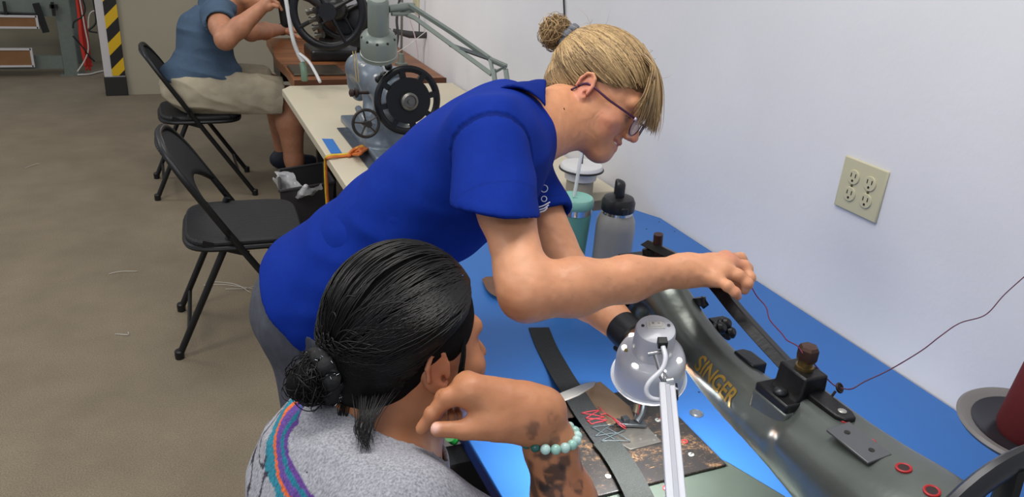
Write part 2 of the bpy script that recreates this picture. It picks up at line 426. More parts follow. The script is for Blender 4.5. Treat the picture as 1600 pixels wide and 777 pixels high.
# ---- double duplex outlet on the white wall
m_ivory = mat('ivory_plastic', (186, 180, 150), .4)
m_dark = mat('dark_slot', (25, 22, 18), .6)
oc = (PX(1324, 244, XW)+PX(1371, 348, XW)+PX(1389, 268, XW)+PX(1307, 320, XW))/4
ot = thing('wall_outlet', 'ivory double outlet plate with four sockets on the white wall', 'outlet', (XW, oc[1], oc[2]))
MB().box((XW-.003, oc[1], oc[2]), (.006, .122, .118)).build('cover_plate', m_ivory, ot, bevel=.003)
for dy in (-1, 1):
    for dz in (-1, 1):
        c = V(XW-.0068, oc[1]+dy*.0232, oc[2]+dz*.0195)
        s = MB().lathe([(.0165, 0), (.0165, .002), (.0155, .003)], c+V(.001, 0, 0), (-1, 0, 0), 28).build('socket', m_ivory, ot)
        h = MB()
        for yy in (-.0062, .0062): h.box(c+V(-.0021, yy, .004), (.001, .0022, .009))
        h.cyl(c+V(-.0016, 0, -.008), c+V(-.0026, 0, -.008), .0028, n=12)
        h.build('slots', m_dark, s, smooth=0)
    MB().lathe([(.003, 0), (.003, .0015), (.001, .002)], V(XW-.006, oc[1]+dy*.0232, oc[2]), (-1, 0, 0), 12).build('screw', mat('screw_brass', (120, 110, 80), .35, .8), ot)

# ================================================================ BACKGROUND FURNITURE
m_rack = mat('grey_green_steel', (112, 120, 112), .5, .1, noise=.06)
m_blk = mat('black_metal', (26, 26, 28), .45, .2, noise=.2, nscale=20)
m_blkp = mat('black_plastic', (22, 22, 24), .4)
def tbox(x0, x1, y0, y1, z0, z1, mb=None): return (mb or MB()).box(((x0+x1)/2, (y0+y1)/2, (z0+z1)/2), (x1-x0, y1-y0, z1-z0))
rk = thing('steel_workbench_frame', 'grey green steel frame of a workbench at the far left behind the pillar', 'workbench', (-1.2, 8.0, 0))
yr = 7.86
for x in (-.80, -2.3):
    for y in (yr, yr+.55): tbox(x, x+.115, y, y+.06, 0.0, 1.05).build('leg', m_rack, rk, bevel=.004)
    tbox(x-.03, x+.145, yr-.02, yr+.1, 0, .012).build('foot_plate', m_rack, rk)
tbox(-2.3, -.80, yr, yr+.05, .06, .17).build('bottom_rail', m_rack, rk)
tbox(-2.3, -.80, yr, yr+.05, .50, .66).build('middle_rail', m_rack, rk)
tbox(-2.3, -.68, yr, yr+.05, .90, 1.0).build('top_rail', m_rack, rk)
m_cb = mat('brown_board', (128, 92, 58), .8, noise=.12, nscale=8)
def tray(name, px, z, label, wd, hh, y=yr-.06):
    p = PY(px[0], px[1], y); t = thing(name, label, 'board', (p[0], y, p[2]), 'boards on the steel workbench')
    MB().box(p+V(0, 0, 0), (wd, .02, hh)).build('panel', m_cb, t)
    fr = MB()
    for s in (-1, 1): fr.box(p+V(s*wd/2, -.002, 0), (.018, .03, hh+.018)); fr.box(p+V(0, -.002, s*hh/2), (wd, .03, .016))
    fr.build('edge_frame', m_rack if hh > .15 else m_white, t)
tray('framed_board', (12, 90), 0, 'brown framed board leaning low against the bench frame', .36, .14)
tray('framed_board', (26, 34), 0, 'small brown framed board higher up inside the bench frame', .30, .09)
rod = MB()
for a, b in (((0, 20), (58, 22)), ((0, 27), (58, 28))): rod.cyl(PY(*a, yr-.02), PY(*b, yr-.02), .009, n=8)
tag(rod.build('guide_rods', m_blk), 'pair of thin black rods across the bench frame', 'rod')
lv = MB().box((PY(64, 28, yr-.05)), (.05, .03, .24), frame_of((-.18, 0, 1), (1, 0, 0))).build('treadle_lever', m_blk)
tag(lv, 'black upright lever standing in the bench frame', 'lever')
tag(MB().box(PY(8, 14, yr-.05), (.02, .03, .12)).build('hanging_bracket', m_blk), 'thin black bracket hanging left of the lever under the bench top', 'bracket')
tag(MB().box(PY(83, 14, yr-.05), (.022, .03, .11)).box(PY(84, 10, yr-.05), (.06, .03, .03)).build('hanging_bracket', m_blk), 'black tee shaped bracket beside the grey bench leg', 'bracket')
mc = tbox(-1.45, -1.0, yr+.02, yr+.3, .93, 1.12).box((-1.52, yr+.0, .95), (.04, .06, .2)).build('machine_housing', mat('grey_housing', (120, 124, 122), .5), bevel=.01)
tag(mc, 'grey machine housing on the far left bench, cut by the picture top', 'machine')
# red ribbon and hanging cords between bench and pillar
yq = 7.6
def cord(name, pts, r, m, label, cat='cord', Y=yq, group=None, n=40, grav=True):
    o = MB().tube(bez([PY(x, y, Y+(dy[0] if dy else 0)) for x, y, *dy in pts], n), r, 6).build(name, m, smooth=180)
    return tag(o, label, cat, group)
m_red = mat('red_ribbon', (196, 48, 34), .6); m_wc = mat('white_cord', (200, 195, 185), .5); m_bc = mat('black_cord', (30, 28, 26), .5)
rb = MB()
for k in range(5):
    pts = [(119+k*1.2, -8), (124+k*1.8, 30), (127+k*2.2, 62), (132+k*1.9, 92), (133+k*2.6, 104+(k % 2)*6)]
    rb.tube(bez([PY(x, y, yq+.01*k) for x, y in pts], 24), [.008+.009*math.sin(math.pi*i/23) for i in range(24)], 6, flat=.25, upv=(1, 0, 0))
tag(rb.build('red_ribbon', m_red, smooth=180), 'bright red ribbon bundle hanging left of the striped pillar', 'ribbon')
cord('white_cord', [(124, -5), (132, 40), (138, 75), (132, 95), (121, 112)], .006, m_wc, 'white cord hanging beside the red ribbon down to the floor')
p_ = [PZ(121, 117, .01), PZ(140, 116, .01), PZ(152, 113, .01), PZ(166, 110, .01)]
tag(MB().tube(bez(p_, 20), .008, 6).build('white_cord', m_wc, smooth=180), 'white cord lying on the floor between bench leg and pillar', 'cord')
cord('black_cord', [(128, -5), (133, 14), (128, 26), (116, 34), (114, 44)], .007, m_bc, 'black cord looping beside the bench leg')
cord('black_cord', [(145, -5), (150, 30), (147, 40), (139, 48), (152, 51)], .007, m_bc, 'black cord looping behind the striped pillar')
cord('black_cord', [(114, 56), (128, 72), (140, 88), (148, 96)], .008, m_bc, 'black cord slanting down to the floor near the red ribbon')
cord('white_cord', [(154, 17), (144, 18), (139, 26), (138, 44)], .006, m_wc, 'white cord bowed between ribbon and striped pillar')

# ---------------------------------------------------------------- folding chairs
m_ch = mat('black_chair_steel', (20, 20, 21), .42, .1)
def pad_mat():
    m = mat('ribbed_black_vinyl', (29, 29, 31), .6); nt = m.node_tree; b = nt.nodes['Principled BSDF']
    tc = nt.nodes.new('ShaderNodeTexCoord'); wv = nt.nodes.new('ShaderNodeTexWave'); wv.inputs['Scale'].default_value = 28; wv.bands_direction = 'Y'
    nt.links.new(tc.outputs['Object'], wv.inputs[0]); bp = nt.nodes.new('ShaderNodeBump'); bp.inputs['Strength'].default_value = .8; bp.inputs['Distance'].default_value = .003
    nt.links.new(wv.outputs[0], bp.inputs['Height']); nt.links.new(bp.outputs[0], b.inputs['Normal']); return m
m_pad = pad_mat()
def chair():
    t = thing('folding_chair', '', 'chair')
    W = .215
    def fx(z): return .45-(z/.80)*.50                    # long front tube line
    for s in (-1, 1):
        MB().tube([V(fx(0), s*W, .012), V(fx(.5), s*W, .5)], .0125, 12).build('front_leg', m_ch, t)
        MB().tube([V(-.06, s*(W-.025), .012), V(.15, s*(W-.025), .48)], .0125, 12).build('rear_leg', m_ch, t)
        MB().box((.13, s*(W-.012), .43), (.16, .004, .022), frame_of((.35, 0, 1))).build('hinge_bracket', m_ch, t)
        for x, y in ((fx(0), s*W), (-.06, s*(W-.025))):
            MB().lathe([(.016, 0), (.017, .03), (.013, .035)], (x, y, 0), (0, 0, 1), 12).build('rubber_foot', m_blkp, t)
    pts = [V(fx(.48), -W, .48), V(fx(.62), -W, .62), V(fx(.70), -W+.008, .70), V(fx(.77), -W+.05, .765), V(fx(.80), -W+.12, .795), V(fx(.80)-.01, 0, .80),
           V(fx(.80), W-.12, .795), V(fx(.77), W-.05, .765), V(fx(.70), W-.008, .70), V(fx(.62), W, .62), V(fx(.48), W, .48)]
    MB().tube(bez(pts, 50), .0125, 12).build('back_frame', m_ch, t, smooth=180)
    # curved back pad with the arched lower edge
    n, k = 28, 10; vs = []; 
    for i in range(n+1):
        y = -W+.005+(2*W-.01)*i/n; u = y/W
        zt = .795-.085*max(0, (abs(u)-.45)/.55)**2.2-.004; zb = .60-.055*abs(u)**3+.03*(1-abs(u)**1.5)
        for j in range(k+1):
            z = zb+(zt-zb)*j/k; vs.append((fx(z)-.022*(1-u*u), y, z))
    vs = np.array(vs); q = [(i*(k+1)+j, i*(k+1)+j+1, (i+1)*(k+1)+j+1, (i+1)*(k+1)+j) for i in range(n) for j in range(k)]
    o = MB().raw(vs, q).build('backrest', m_pad, t); sol = o.modifiers.new('solid', 'SOLIDIFY'); sol.thickness = .016; sol.offset = 0
    st = MB()
    pl_ = []
    for a in np.linspace(0, 2*math.pi, 40, endpoint=False):
        c, s = math.cos(a), math.sin(a); e = 4.5
        pl_.append((.20+.205*np.sign(c)*abs(c)**(2/e), .208*np.sign(s)*abs(s)**(2/e)))
    st.prism(pl_, .438, .462); st.build('seat', m_pad, t, bevel=.008)
    MB().tube([V(x, y, .432) for x, y in pl_], .011, 8, closed=True).build('seat_frame', m_ch, t)
    MB().tube([V(fx(.12), -W, .12), V(fx(.12), W, .12)], .008, 8).build('stretcher', m_ch, t)
    MB().tube([V(-.02, -W+.025, .09), V(-.02, W-.025, .09)], .008, 8).build('stretcher', m_ch, t)
    return t
ch = chair(); ch.location = (.02, 2.93, 0); ch.rotation_euler.z = math.radians(-3)
ch['label'] = 'empty black folding chair in the aisle, seat facing the wall'; ch['group'] = 'black folding chairs'
c2 = copy_tree(ch); c2.location = (-.04, 4.67, 0); c2.rotation_euler.z = 0
c2['label'] = 'black folding chair under the man in the blue shirt'

# ---------------------------------------------------------------- tables behind
m_cream = mat('cream_laminate', (200, 190, 166), .45, noise=.02, nscale=6); m_creme = mat('cream_edge', (170, 160, 130), .5)
m_wood = mat('brown_plywood', (146, 94, 56), .42, noise=.1, nscale=5, col2=(112, 68, 40), stretch=(1, 6, 6))
m_woode = mat('plywood_edge', (96, 58, 36), .55, noise=.15, nscale=8, stretch=(1, 1, 20))
def legs_h(t, x0, x1, y, z1, m):
    """one end stand: two uprights, foot bar and top bar"""
    for x in (x0, x1): tbox(x, x+.04, y-.02, y+.02, .03, z1).build('leg', m, t)
    tbox(x0-.04, x1+.08, y-.02, y+.02, 0, .03).build('foot_bar', m, t)
    tbox(x0-.02, x1+.06, y-.02, y+.02, z1-.03, z1).build('top_bar', m, t)
X0c, Y1c, Y0c = .50, 3.87, 2.16
t = thing('sewing_table', 'cream topped sewing table with chamfered corner carrying the blue grey machine', 'table', (.93, 3.0, 0))
MB().prism([(X0c, Y0c+.05), (X0c+.05, Y0c), (XW-.01, Y0c), (XW-.01, Y1c), (X0c+.045, Y1c), (X0c, Y1c-.07)], ZT-.032, ZT).build('tabletop', m_cream, t, bevel=.003)
legs_h(t, .66, 1.2, 2.45, ZT-.032, m_blk); legs_h(t, .66, 1.2, 3.6, ZT-.032, m_blk)
tbox(.9, 1.0, 2.45, 3.6, .18, .22).build('cross_bar', m_blk, t)
tbox(.60, .70, 3.0, 3.5, .55, .71).build('drawer', m_blkp, t)
t = thing('wooden_workbench', 'worn brown plywood sewing table in front of the seated man', 'table', (.97, 4.6, 0))
MB().prism([(.585, 4.0), (XW-.005, 4.0), (XW-.005, 5.26), (.61, 5.26), (.60, 4.9), (.575, 4.6), (.59, 4.3)], ZT-.05, ZT).build('tabletop', m_wood, t, bevel=.004)
MB().box((.982, 3.999, ZT-.025), (.79, .004, .048)).build('front_edge', m_woode, t)
legs_h(t, .72, 1.2, 4.2, ZT-.05, m_blk); legs_h(t, .72, 1.2, 5.0, ZT-.05, m_blk)
tbox(.64, .70, 4.9, 5.2, .55, .70).build('drawer', m_blkp, t)

# ---- things on the cream table
m_btape = mat('blue_masking_tape', (42, 108, 180), .6)
a_, b_, c_, d_ = PZ(503, 217, ZT+.001), PZ(520, 217.5, ZT+.001), PZ(534, 239, ZT+.001), PZ(517, 240, ZT+.001)
tp = MB().raw([*(a_, b_, c_, d_), *(q+V(0, 0, .001) for q in (a_, b_, c_, d_))], [(0, 1, 2, 3), (4, 5, 6, 7), (0, 1, 5, 4), (1, 2, 6, 5), (2, 3, 7, 6), (3, 0, 4, 7)]).build('masking_tape', m_btape, smooth=0)
tag(tp, 'strip of blue masking tape stuck near the cream table edge', 'tape')
m_bed = mat('blue_grey_enamel', (112, 122, 132), .32, .3, noise=.08, nscale=15)
# the blue grey sewing machine seen from its handwheel end
mcx, mcy = .80, 2.86
sm = thing('sewing_machine', 'blue grey industrial sewing machine with black slotted handwheel on the cream table', 'sewing machine', (mcx, mcy, ZT))
a_, b_, c_ = PZ(526, 201, ZT), PZ(590, 197, ZT), PZ(560, 260, ZT)
tbox(a_[0], a_[0]+.32, 2.40, a_[1], ZT-.0, ZT+.004).build('bed_plate', mat('slate_plate', (84, 90, 98), .35, .4, noise=.15), sm, bevel=.002)
hub = P(637, 157, 2.70)
ops = [*chain([hub+V(-.0, .08, -.02), hub+V(-.02, .20, -.01), hub+V(-.03, .36, .0), hub+V(-.035, .56, .0)], [.072, .056, .052, .056], .03),
       *chain([hub+V(0, .14, -.02), hub+V(-.03, .16, -.14), V(hub[0]-.03, hub[1]+.16, ZT+.04)], [.075, .062, .085], .03),
       boxp(V(hub[0]-.02, hub[1]+.30, ZT+.012), V(.09, .30, .014), k=.01),
       *chain([hub+V(-.035, .56, .0), hub+V(-.035, .57, -.06), hub+V(-.035, .57, -.10)], [.054, .045, .035], .02), *chain([hub+V(-.03, .34, .0), V(hub[0]-.035, hub[1]+.26, ZT+.10), V(hub[0]-.03, hub[1]+.22, ZT+.03)], [.050, .055, .075], .03)]
v_, f_ = smesh(ops, .006); mesh_obj('body', v_, f_, m_bed, sm, 180)
def wheel(c, axis, R, parent, m, name='handwheel', kind='slots'):
    w_ = MB(); M = frame_of(axis)
    n = 48; t_ = np.arange(n)*2*math.pi/n
    w_.torus(c, axis, R*.95, R*.07, 48, 10, 1.6)
    if kind == 'slots':
        w_.lathe([(R*.18, -.012), (R*.30, -.016), (R*.66, -.012), (R*.70, 0), (R*.70, .012), (R*.2, .012)], c, axis, 48)
        for k in range(8):
            a = k*math.pi/4+.2; d = M[0]*math.cos(a)+M[1]*math.sin(a); w_.box(c+d*R*.80, (R*.34, R*.17, .016), np.stack([d, np.cross(M[2], d), M[2]]))
    else:
        w_.lathe([(R*.22, -.02), (R*.24, .03)], c, axis, 24)
        for k in range(4 if kind == 4 else 5):
            a = k*2*math.pi/(4 if kind == 4 else 5)+.5; d = M[0]*math.cos(a)+M[1]*math.sin(a)
            w_.tube([c+d*R*.1, c+d*R*.5, c+d*R*.93], [R*.13, R*.09, R*.10], 8, flat=.6, upv=M[2])
    o = w_.build(name, m, parent); return o
m_bw = mat('black_wheel_paint', (24, 24, 27), .3, .3)
wh = wheel(hub, (0.05, -1, .12), .112, sm, m_bw)
MB().lathe([(.030, 0), (.030, .014), (.022, .018), (.020, .012), (.008, .012), (.008, .02)], hub+V(0, -.012, 0), (0.05, -1, .12), 24).build('hub', mat('worn_steel', (110, 108, 104), .35, .8), wh)
h2 = P(572, 193, 2.62)
w2 = wheel(h2, (.1, -1, .15), .047, sm, mat('dark_bronze', (48, 44, 40), .4, .5), 'bobbin_winder_wheel', 5)
MB().cyl(h2, h2+V(.02, .2, .0), .012).box(h2+V(.03, .1, -.03), (.03, .1, .03)).build('winder_shaft', m_bed, w2)
g_ = P(560, 145, 2.85)
tn = MB().lathe([(.012, 0), (.018, .006), (.018, .012), (.008, .015), (.014, .02), (.014, .03), (.006, .034)], g_, (-1, 0, 0), 16).cyl(g_+V(.06, 0, 0), g_, .006).build('tension_knob', mat('brown_knob', (62, 48, 44), .5, .3), sm)
cv = MB().box(P(614, 112, 2.78), (.075, .05, .02), frame_of((.2, -.5, 1))).build('top_cover', mat('light_enamel', (150, 155, 160), .4, .2), sm, bevel=.006)
kn = MB()
for x, y in ((592, 124), (600, 118), (607, 104), (603, 92)): kn.ell(P(x, y, 2.72), .014)
kn.cyl(P(595, 104, 2.75), P(595, 82, 2.75), .003, n=8); kn.build('control_knobs', m_blkp, sm)
tg_ = MB()
for dx in (0, 4): tg_.tube(bez([P(551+dx, 80, 2.9), P(554+dx, 100, 2.9), P(557+dx, 128, 2.9)], 12), .0022, 6)
tg_.build('thread_guide', mat('brass_wire', (150, 130, 90), .4, .7), sm)
# grey machine lamp with its spring arm
m_gl = mat('grey_green_enamel', (118, 126, 118), .35, .2)
lp = thing('task_lamp', 'grey articulated task lamp above the blue grey sewing machine', 'lamp', P(592, 60, 2.55))
c0 = P(592, 82, 2.55); ax = nrm(P(591, 20, 2.45)-c0)
MB().lathe([(.060, -.012), (.059, 0), (.058, .055), (.050, .066), (.034, .074), (.033, .18), (.026, .19)], c0, ax, 40).build('lamp_shade', m_gl, lp)
MB().torus(c0+ax*.0, ax, .058, .003).build('rim', mat('lamp_rim', (150, 155, 148), .3, .5), lp)
for k in range(10):
    a = k*2*math.pi/10; M = frame_of(ax); d = M[0]*math.cos(a)+M[1]*math.sin(a); MB().ell(c0+ax*.0605+d*.0535, (.0045, .0045, .004), M, 10, 6).build('vent_hole', m_dark, lp)
tips = [P(622, 18, 2.5), P(668, 22, 2.5), P(790, 106, 2.35)]
ar = MB(); 
MB().cyl(P(607, 14, 2.46), P(640, 10, 2.5), .012).cyl(P(612, 22, 2.46), P(640, 22, 2.5), .006).build('joint', m_gl, lp)
def bar(pts, r=.008, d=2.45): return MB().tube([P(x, y, dd) for x, y, dd in pts], r, 4, flat=1)
bar([(628, 14, 2.5), (640, 8, 2.49), (705, 50, 2.44), (768, 94, 2.38), (791, 104, 2.36)], .0085).build('upper_bar', m_gl, lp)
bar([(634, 22, 2.5), (648, 28, 2.49), (700, 66, 2.44), (768, 116, 2.38)], .0085).build('lower_bar', m_gl, lp)
bar([(703, 70, 2.44), (765, 92, 2.38)], .007).build('spring_cover', mat('dark_steel', (84, 88, 88), .4, .5), lp)
bar([(766, 92, 2.38), (770, 114, 2.38), (790, 104, 2.36), (768, 94, 2.38)], .008).build('elbow_plate', m_gl, lp)
for x0, x1 in ((771, 776), (790, 796)): bar([(x0, 108, 2.37), (x1, 150, 2.37), (x1+6, 260, 2.40)], .0085).build('lower_arm', m_gl, lp)
MB().box(P(636, 12, 2.5), (.05, .02, .03)).build('pivot_block', m_gl, lp, bevel=.004)
# thread stand on the wooden table
ts = thing('thread_stand', 'slim dark thread stand with a leaf shaped arm by the wall on the wooden table', 'thread stand', PZ(627, 101, ZT))
b0 = PZ(627, 101, ZT)
MB().lathe([(.035, 0), (.035, .01), (.02, .014), (.016, .06), (.01, .065)], b0, (0, 0, 1), 20).build('base', m_gl, ts)
tp_ = b0+V(0, 0, .62); MB().cyl(b0, tp_, .007, n=10).build('pole', mat('dull_steel', (110, 108, 104), .4, .6), ts)
MB().tube([PY(614, 48, b0[1]), PY(640, 54, b0[1]), PY(665, 55, b0[1]), PY(677, 54, b0[1])], [.012, .02, .018, .006], 8, flat=.35, upv=(1, 0, 0)).build('thread_arm', mat('dark_grey', (66, 66, 66), .4, .3), ts)
MB().cyl(PY(655, 52, b0[1]), PY(655, 24, b0[1]), .003, n=8).build('spool_pin', m_blk, ts)
# white cord hanging from the man's lamp and cords on the wall
def pcord(name, pts, r, m, label, n=40, cat='cord'):
    return tag(MB().tube(bez([P(*q) for q in pts], n), r, 6).build(name, m, smooth=180), label, cat)
pcord('power_cord', [(625, -6, 3.5), (620, 30, 3.5), (622, 55, 3.5), (619, 75, 3.5)], .006, m_bc, 'black cord hanging beside the grey lamp head')
pcord('thread', [(672, 44, 3.3), (630, 76, 3.0), (592, 94, 2.8), (560, 98, 2.75)], .0014, m_wc, 'pale thread running from the thread stand to the blue grey machine', cat='thread')
pcord('wall_wire', [(640, 30, 3.9), (648, 56, 3.9), (652, 78, 3.9), (653, 94, 3.9)], .003, mat('pink_wire', (170, 150, 150), .5), 'thin pale wire hanging on the white wall behind the lamp')
pcord('air_hose', [(446, -6, 3.7), (452, 30, 3.7), (458, 62, 3.7), (466, 84, 3.72), (474, 98, 3.72)], .010, mat('clear_hose', (205, 205, 205), .3, alpha=.85), 'translucent white hose hanging in front of the wooden table', cat='hose')
pcord('air_hose', [(468, 84, 3.68), (482, 96, 3.64), (492, 112, 3.60), (500, 128, 3.55)], .008, mat('clear_hose', (195, 195, 195), .3), 'white hose branch dropping over the wooden table edge', cat='hose')
pcord('hose_fitting', [(473, 98, 3.7), (475, 112, 3.7), (476, 126, 3.72)], .016, mat('green_fitting', (110, 135, 115), .4, alpha=.9), 'pale green fitting at the end of the hanging hose', 8, 'fitting')
# the upper ivory box on the wall
q = PX(651, 3, XW-.005); tag(MB().box(q, (.02, .09, .13)).build('wall_switch', m_ivory, bevel=.004), 'ivory switch plate on the wall, cut by the picture top', 'switch')
# ---- the black machine with the big spoked wheel
bm_ = thing('patching_machine', 'old black sewing machine with a large spoked handwheel on the wooden table', 'sewing machine', PZ(520, 95, ZT))
wc = P(513, 18, 3.62); wheel(wc, (-.35, -1, .1), .165, bm_, m_bw, 'handwheel', 4)
wheel(wc+V(.09, .12, -.02), (-.35, -1, .1), .12, bm_, m_bw, 'belt_pulley', 4)
bz = PZ(515, 96, ZT)
ops = [boxp(bz+V(.06, .12, .03), V(.16, .13, .03), k=.02, rd=.01), *chain([bz+V(.04, .1, .03), bz+V(.02, .11, .16), wc+V(.05, .10, 0)], [.085, .055, .05], .03),
       *chain([wc+V(.05, .10, 0), wc+V(-.04, .3, .06), wc+V(-.12, .5, .04)], [.05, .045, .05], .03), *chain([wc+V(-.12, .5, .04), wc+V(-.12, .5, -.12)], [.045, .03], .02)]
v_, f_ = smesh(ops, .008); mesh_obj('body', v_, f_, mat('old_black_enamel', (30, 30, 31), .35, .2, noise=.3), bm_, 180)
tbox(.60, .86, 4.08, 4.32, ZT, ZT+.012).build('bed_plate', mat('worn_plate', (90, 82, 70), .35, .6, noise=.25, nscale=12), bm_, bevel=.003)
sp = MB(); c_ = P(488, 40, 3.6)
for k in range(4): sp.lathe([(.016, 0), (.012, .008), (.012, .03), (.016, .038)], c_+V(.012*k-.02, 0, -.035*k+.06), (.6, -.5, .2), 12)
sp.build('tension_stack', mat('worn_steel2', (96, 92, 84), .35, .8), bm_)
q = P(560, 40, 3.85)
tag(MB().lathe([(.09, 0), (.10, .01), (.10, .04), (.05, .05)], q, (-.35, -1, .1), 32).tube([q, q+V(.03, .1, -.25)], .012, 8).build('motor_pulley', m_bw), 'dark round pulley behind the big spoked wheel', 'pulley')
# lamp light at the black machine
l = bpy.data.lights.new('bench_lamp_bulb', 'POINT'); l.energy = 5; l.shadow_soft_size = .04; l.color = (1, .93, .82)
lo = bpy.data.objects.new('bench_lamp_bulb', l); C.objects.link(lo); lo.location = tuple(P(470, -40, 3.9))

# ---------------------------------------------------------------- bin between the tables
tb = thing('waste_bin', 'dark grey plastic waste bin with a clear liner under the cream table', 'bin', (.56, 3.3, 0))
m_bin = mat('dark_grey_plastic', (62, 60, 62), .5); zb = .40
cA, cB, cC, cD = PZ(436, 266, zb), PZ(505, 255, zb), PZ(522, 285, zb), PZ(437, 299, zb)
ct = (cA+cB+cC+cD)/4
cs_ = [cA, cB, cC, cD]
vs = [*cs_, *[V(*((q-ct)*.78+ct)[:2], .004) for q in cs_]]; ins = [(q-ct)*.965+ct for q in cs_]; insb = [V(*((q-ct)*.74+ct)[:2], .02) for q in cs_]
vs += [*ins, *insb]; F_ = []
for i in range(4):
    j = (i+1) % 4; F_ += [(i, j, 4+j, 4+i), (i, 8+i, 8+j, j), (8+i, 12+i, 12+j, 8+j)]
F_ += [(4, 5, 6, 7), (12, 15, 14, 13)]
MB().raw(vs, F_).build('bin_body', m_bin, tb, smooth=20)
rim = MB()
for i in range(4): rim.cyl(cs_[i], cs_[(i+1) % 4], .007, n=8)
rim.build('rim', m_bin, tb)
# crumpled clear liner
L0 = (P(430, 268, 3.62), P(434, 290, 3.5), P(445, 305, 3.45)); vs = []; nn = 30; mm = 14
top = bez([PZ(431, 267, zb+.02), PZ(452, 268, zb+.03), PZ(466, 283, zb+.01), PZ(478, 292, zb+.01), PZ(505, 288, zb)], nn)
bot = bez([PZ(428, 279, zb-.02), PZ(434, 296, zb-.06), PZ(446, 306, zb-.07), PZ(458, 308, zb-.05), PZ(482, 302, zb-.04)], nn)
for i in range(nn):
    for j in range(mm):
        t_ = j/(mm-1); vs.append(top[i]*(1-t_)+bot[i]*t_+V(0, -.05*math.sin(math.pi*t_), .0))
vs = np.array(vs); vs += np.stack([vnoise(vs*38+k*9) for k in range(3)], 1)*.012
m_film = mat('clear_plastic_film', (215, 215, 215), .25, alpha=.5, spec=.8)
q = [(i*mm+j, i*mm+j+1, (i+1)*mm+j+1, (i+1)*mm+j) for i in range(nn-1) for j in range(mm-1)]
ln = MB().raw(vs, q).build('liner_bag', m_film, tb, smooth=180)
MB().tube(bez([PZ(446, 305, zb-.07), PZ(450, 318, zb-.10), PZ(459, 326, zb-.12)], 12), .008, 6, flat=.3).tube(bez([PZ(459, 306, zb-.06), PZ(461, 318, zb-.10), PZ(462, 327, zb-.12)], 12), .008, 6, flat=.3).ell(PZ(478, 292, zb+.012), .012).build('bag_ties', mat('white_film', (210, 208, 208), .4), tb, smooth=180)
tag(MB().ell(PZ(461, 325, zb-.10), (.012, .012, .006)).build('red_scrap', m_red), 'small red scrap caught in the bin liner', 'scrap')
# yellow and orange webbing on the cream table edge
m_yel = mat('yellow_cord', (206, 172, 40), .6, noise=.2); m_org = mat('orange_cord', (196, 104, 40), .6, noise=.2)
for nm, m_, off, lab in (('yellow_strap', m_yel, 0, 'yellow woven strap draped over the cream table edge'), ('orange_strap', m_org, 2.5, 'orange brown cord draped beside the yellow strap')):
    pts = [PZ(575+off, 227+off, ZT+.012), PZ(560, 231+off, ZT+.016), PZ(545, 240+off, ZT+.006), PZ(530, 242+off, ZT+.006), PZ(513+off*.6, 244+off, ZT+.006)]
    e = PZ(508+off*.8, 252, ZT-.02); pts += [e, e+V(0.0, 0, -.10), e+V(0.005, 0, -.22)]
    tag(MB().tube(bez(pts, 60), .007, 8, flat=.5, upv=(0, 1, 0)).build(nm, m_, smooth=180), lab, 'strap')
bd = MB()
for k in range(7):
    s = V(random.uniform(-.015, .015), random.uniform(-.02, .02), 0)
    bd.tube(bez([PZ(545+k, 244-k*.5, ZT+.006)+s*.3, PZ(552+k*2, 233+k, ZT+.014+.004*k)+s, PZ(566, 229+k*1.5, ZT+.01+.003*k)-s, PZ(580, 224+k, ZT+.012)], 20), .005, 6)
tag(bd.build('strap_bundle', m_org, smooth=180), 'tangled orange and yellow strap bundle beside the blue shirt', 'strap')
# lint threads on the carpet
th = MB()
for (x0, y0, x1, y1) in ((318, 446, 398, 452), (330, 440, 392, 458), (352, 452, 400, 447), (170, 428, 215, 424), (40, 262, 62, 256), (180, 522, 200, 519)):
    a = PZ(x0, y0, .004); b = PZ(x1, y1, .004); mid = (a+b)/2+V(random.uniform(-.03, .03), random.uniform(-.03, .03), .003); th.tube(bez([a, mid, b], 14), .0012, 5)
tag(th.build('lint_threads', m_wc, smooth=180), 'loose pale threads scattered on the carpet by the chair', 'threads', kind='stuff')
# ================================================================ BLUE TABLE AND THE LONG ARM MACHINE
m_blue = mat('blue_laminate', (46, 98, 163), .42, noise=.03, nscale=3, spec=.35)
m_blued = mat('blue_edge', (24, 50, 112), .5)
t = thing('sewing_table', 'bright blue topped sewing table against the white wall in the foreground', 'table', (.9, 1.1, 0))
MB().prism([(.422, .12), (XW-.008, .12), (XW-.008, 1.90), (XW-.05, 1.985), (XW-.09, 2.007), (.46, 2.007), (.422, 1.97)], ZT-.03, ZT).build('tabletop', m_blue, t, bevel=.002)
MB().prism([(.4205, .13), (.4215, .13), (.4215, 1.96), (.4205, 1.96)], ZT-.029, ZT-.003).build('edge_band', m_blued, t, smooth=0)
for y in (.45, 1.02, 1.8):
    tbox(.52, .56, y-.02, y+.02, .03, ZT-.03).build('leg', m_blk, t); tbox(1.24, 1.28, y-.02, y+.02, .03, ZT-.03).build('leg', m_blk, t)
    tbox(.48, 1.30, y-.025, y+.025, 0, .03).build('foot_bar', m_blk, t)
br = P(726, 748, 1.40)
tbox(br[0]-.035, br[0]+.055, br[1]-.02, br[1]+.03, .30, ZT-.03).build('support_bracket', m_blk, t)
MB().lathe([(.010, 0), (.010, .004), (.006, .006)], br+V(-.01, -.0205, 0), (0, -1, 0), 16).build('bolt', mat('steel_bolt', (150, 150, 150), .3, .9), t)
sw = thing('switch_box', 'white machine switch box with red and green buttons under the blue table edge', 'switch', P(706, 697, 1.44))
a = P(703, 688, 1.45); b = P(722, 722, 1.38)
M = frame_of((0, 0, 1), b-a)
MB().box((a+b)/2+V(.01, 0, -.01), (np.linalg.norm(b-a)+.03, .035, .05), M).build('housing', m_white, sw, bevel=.004)
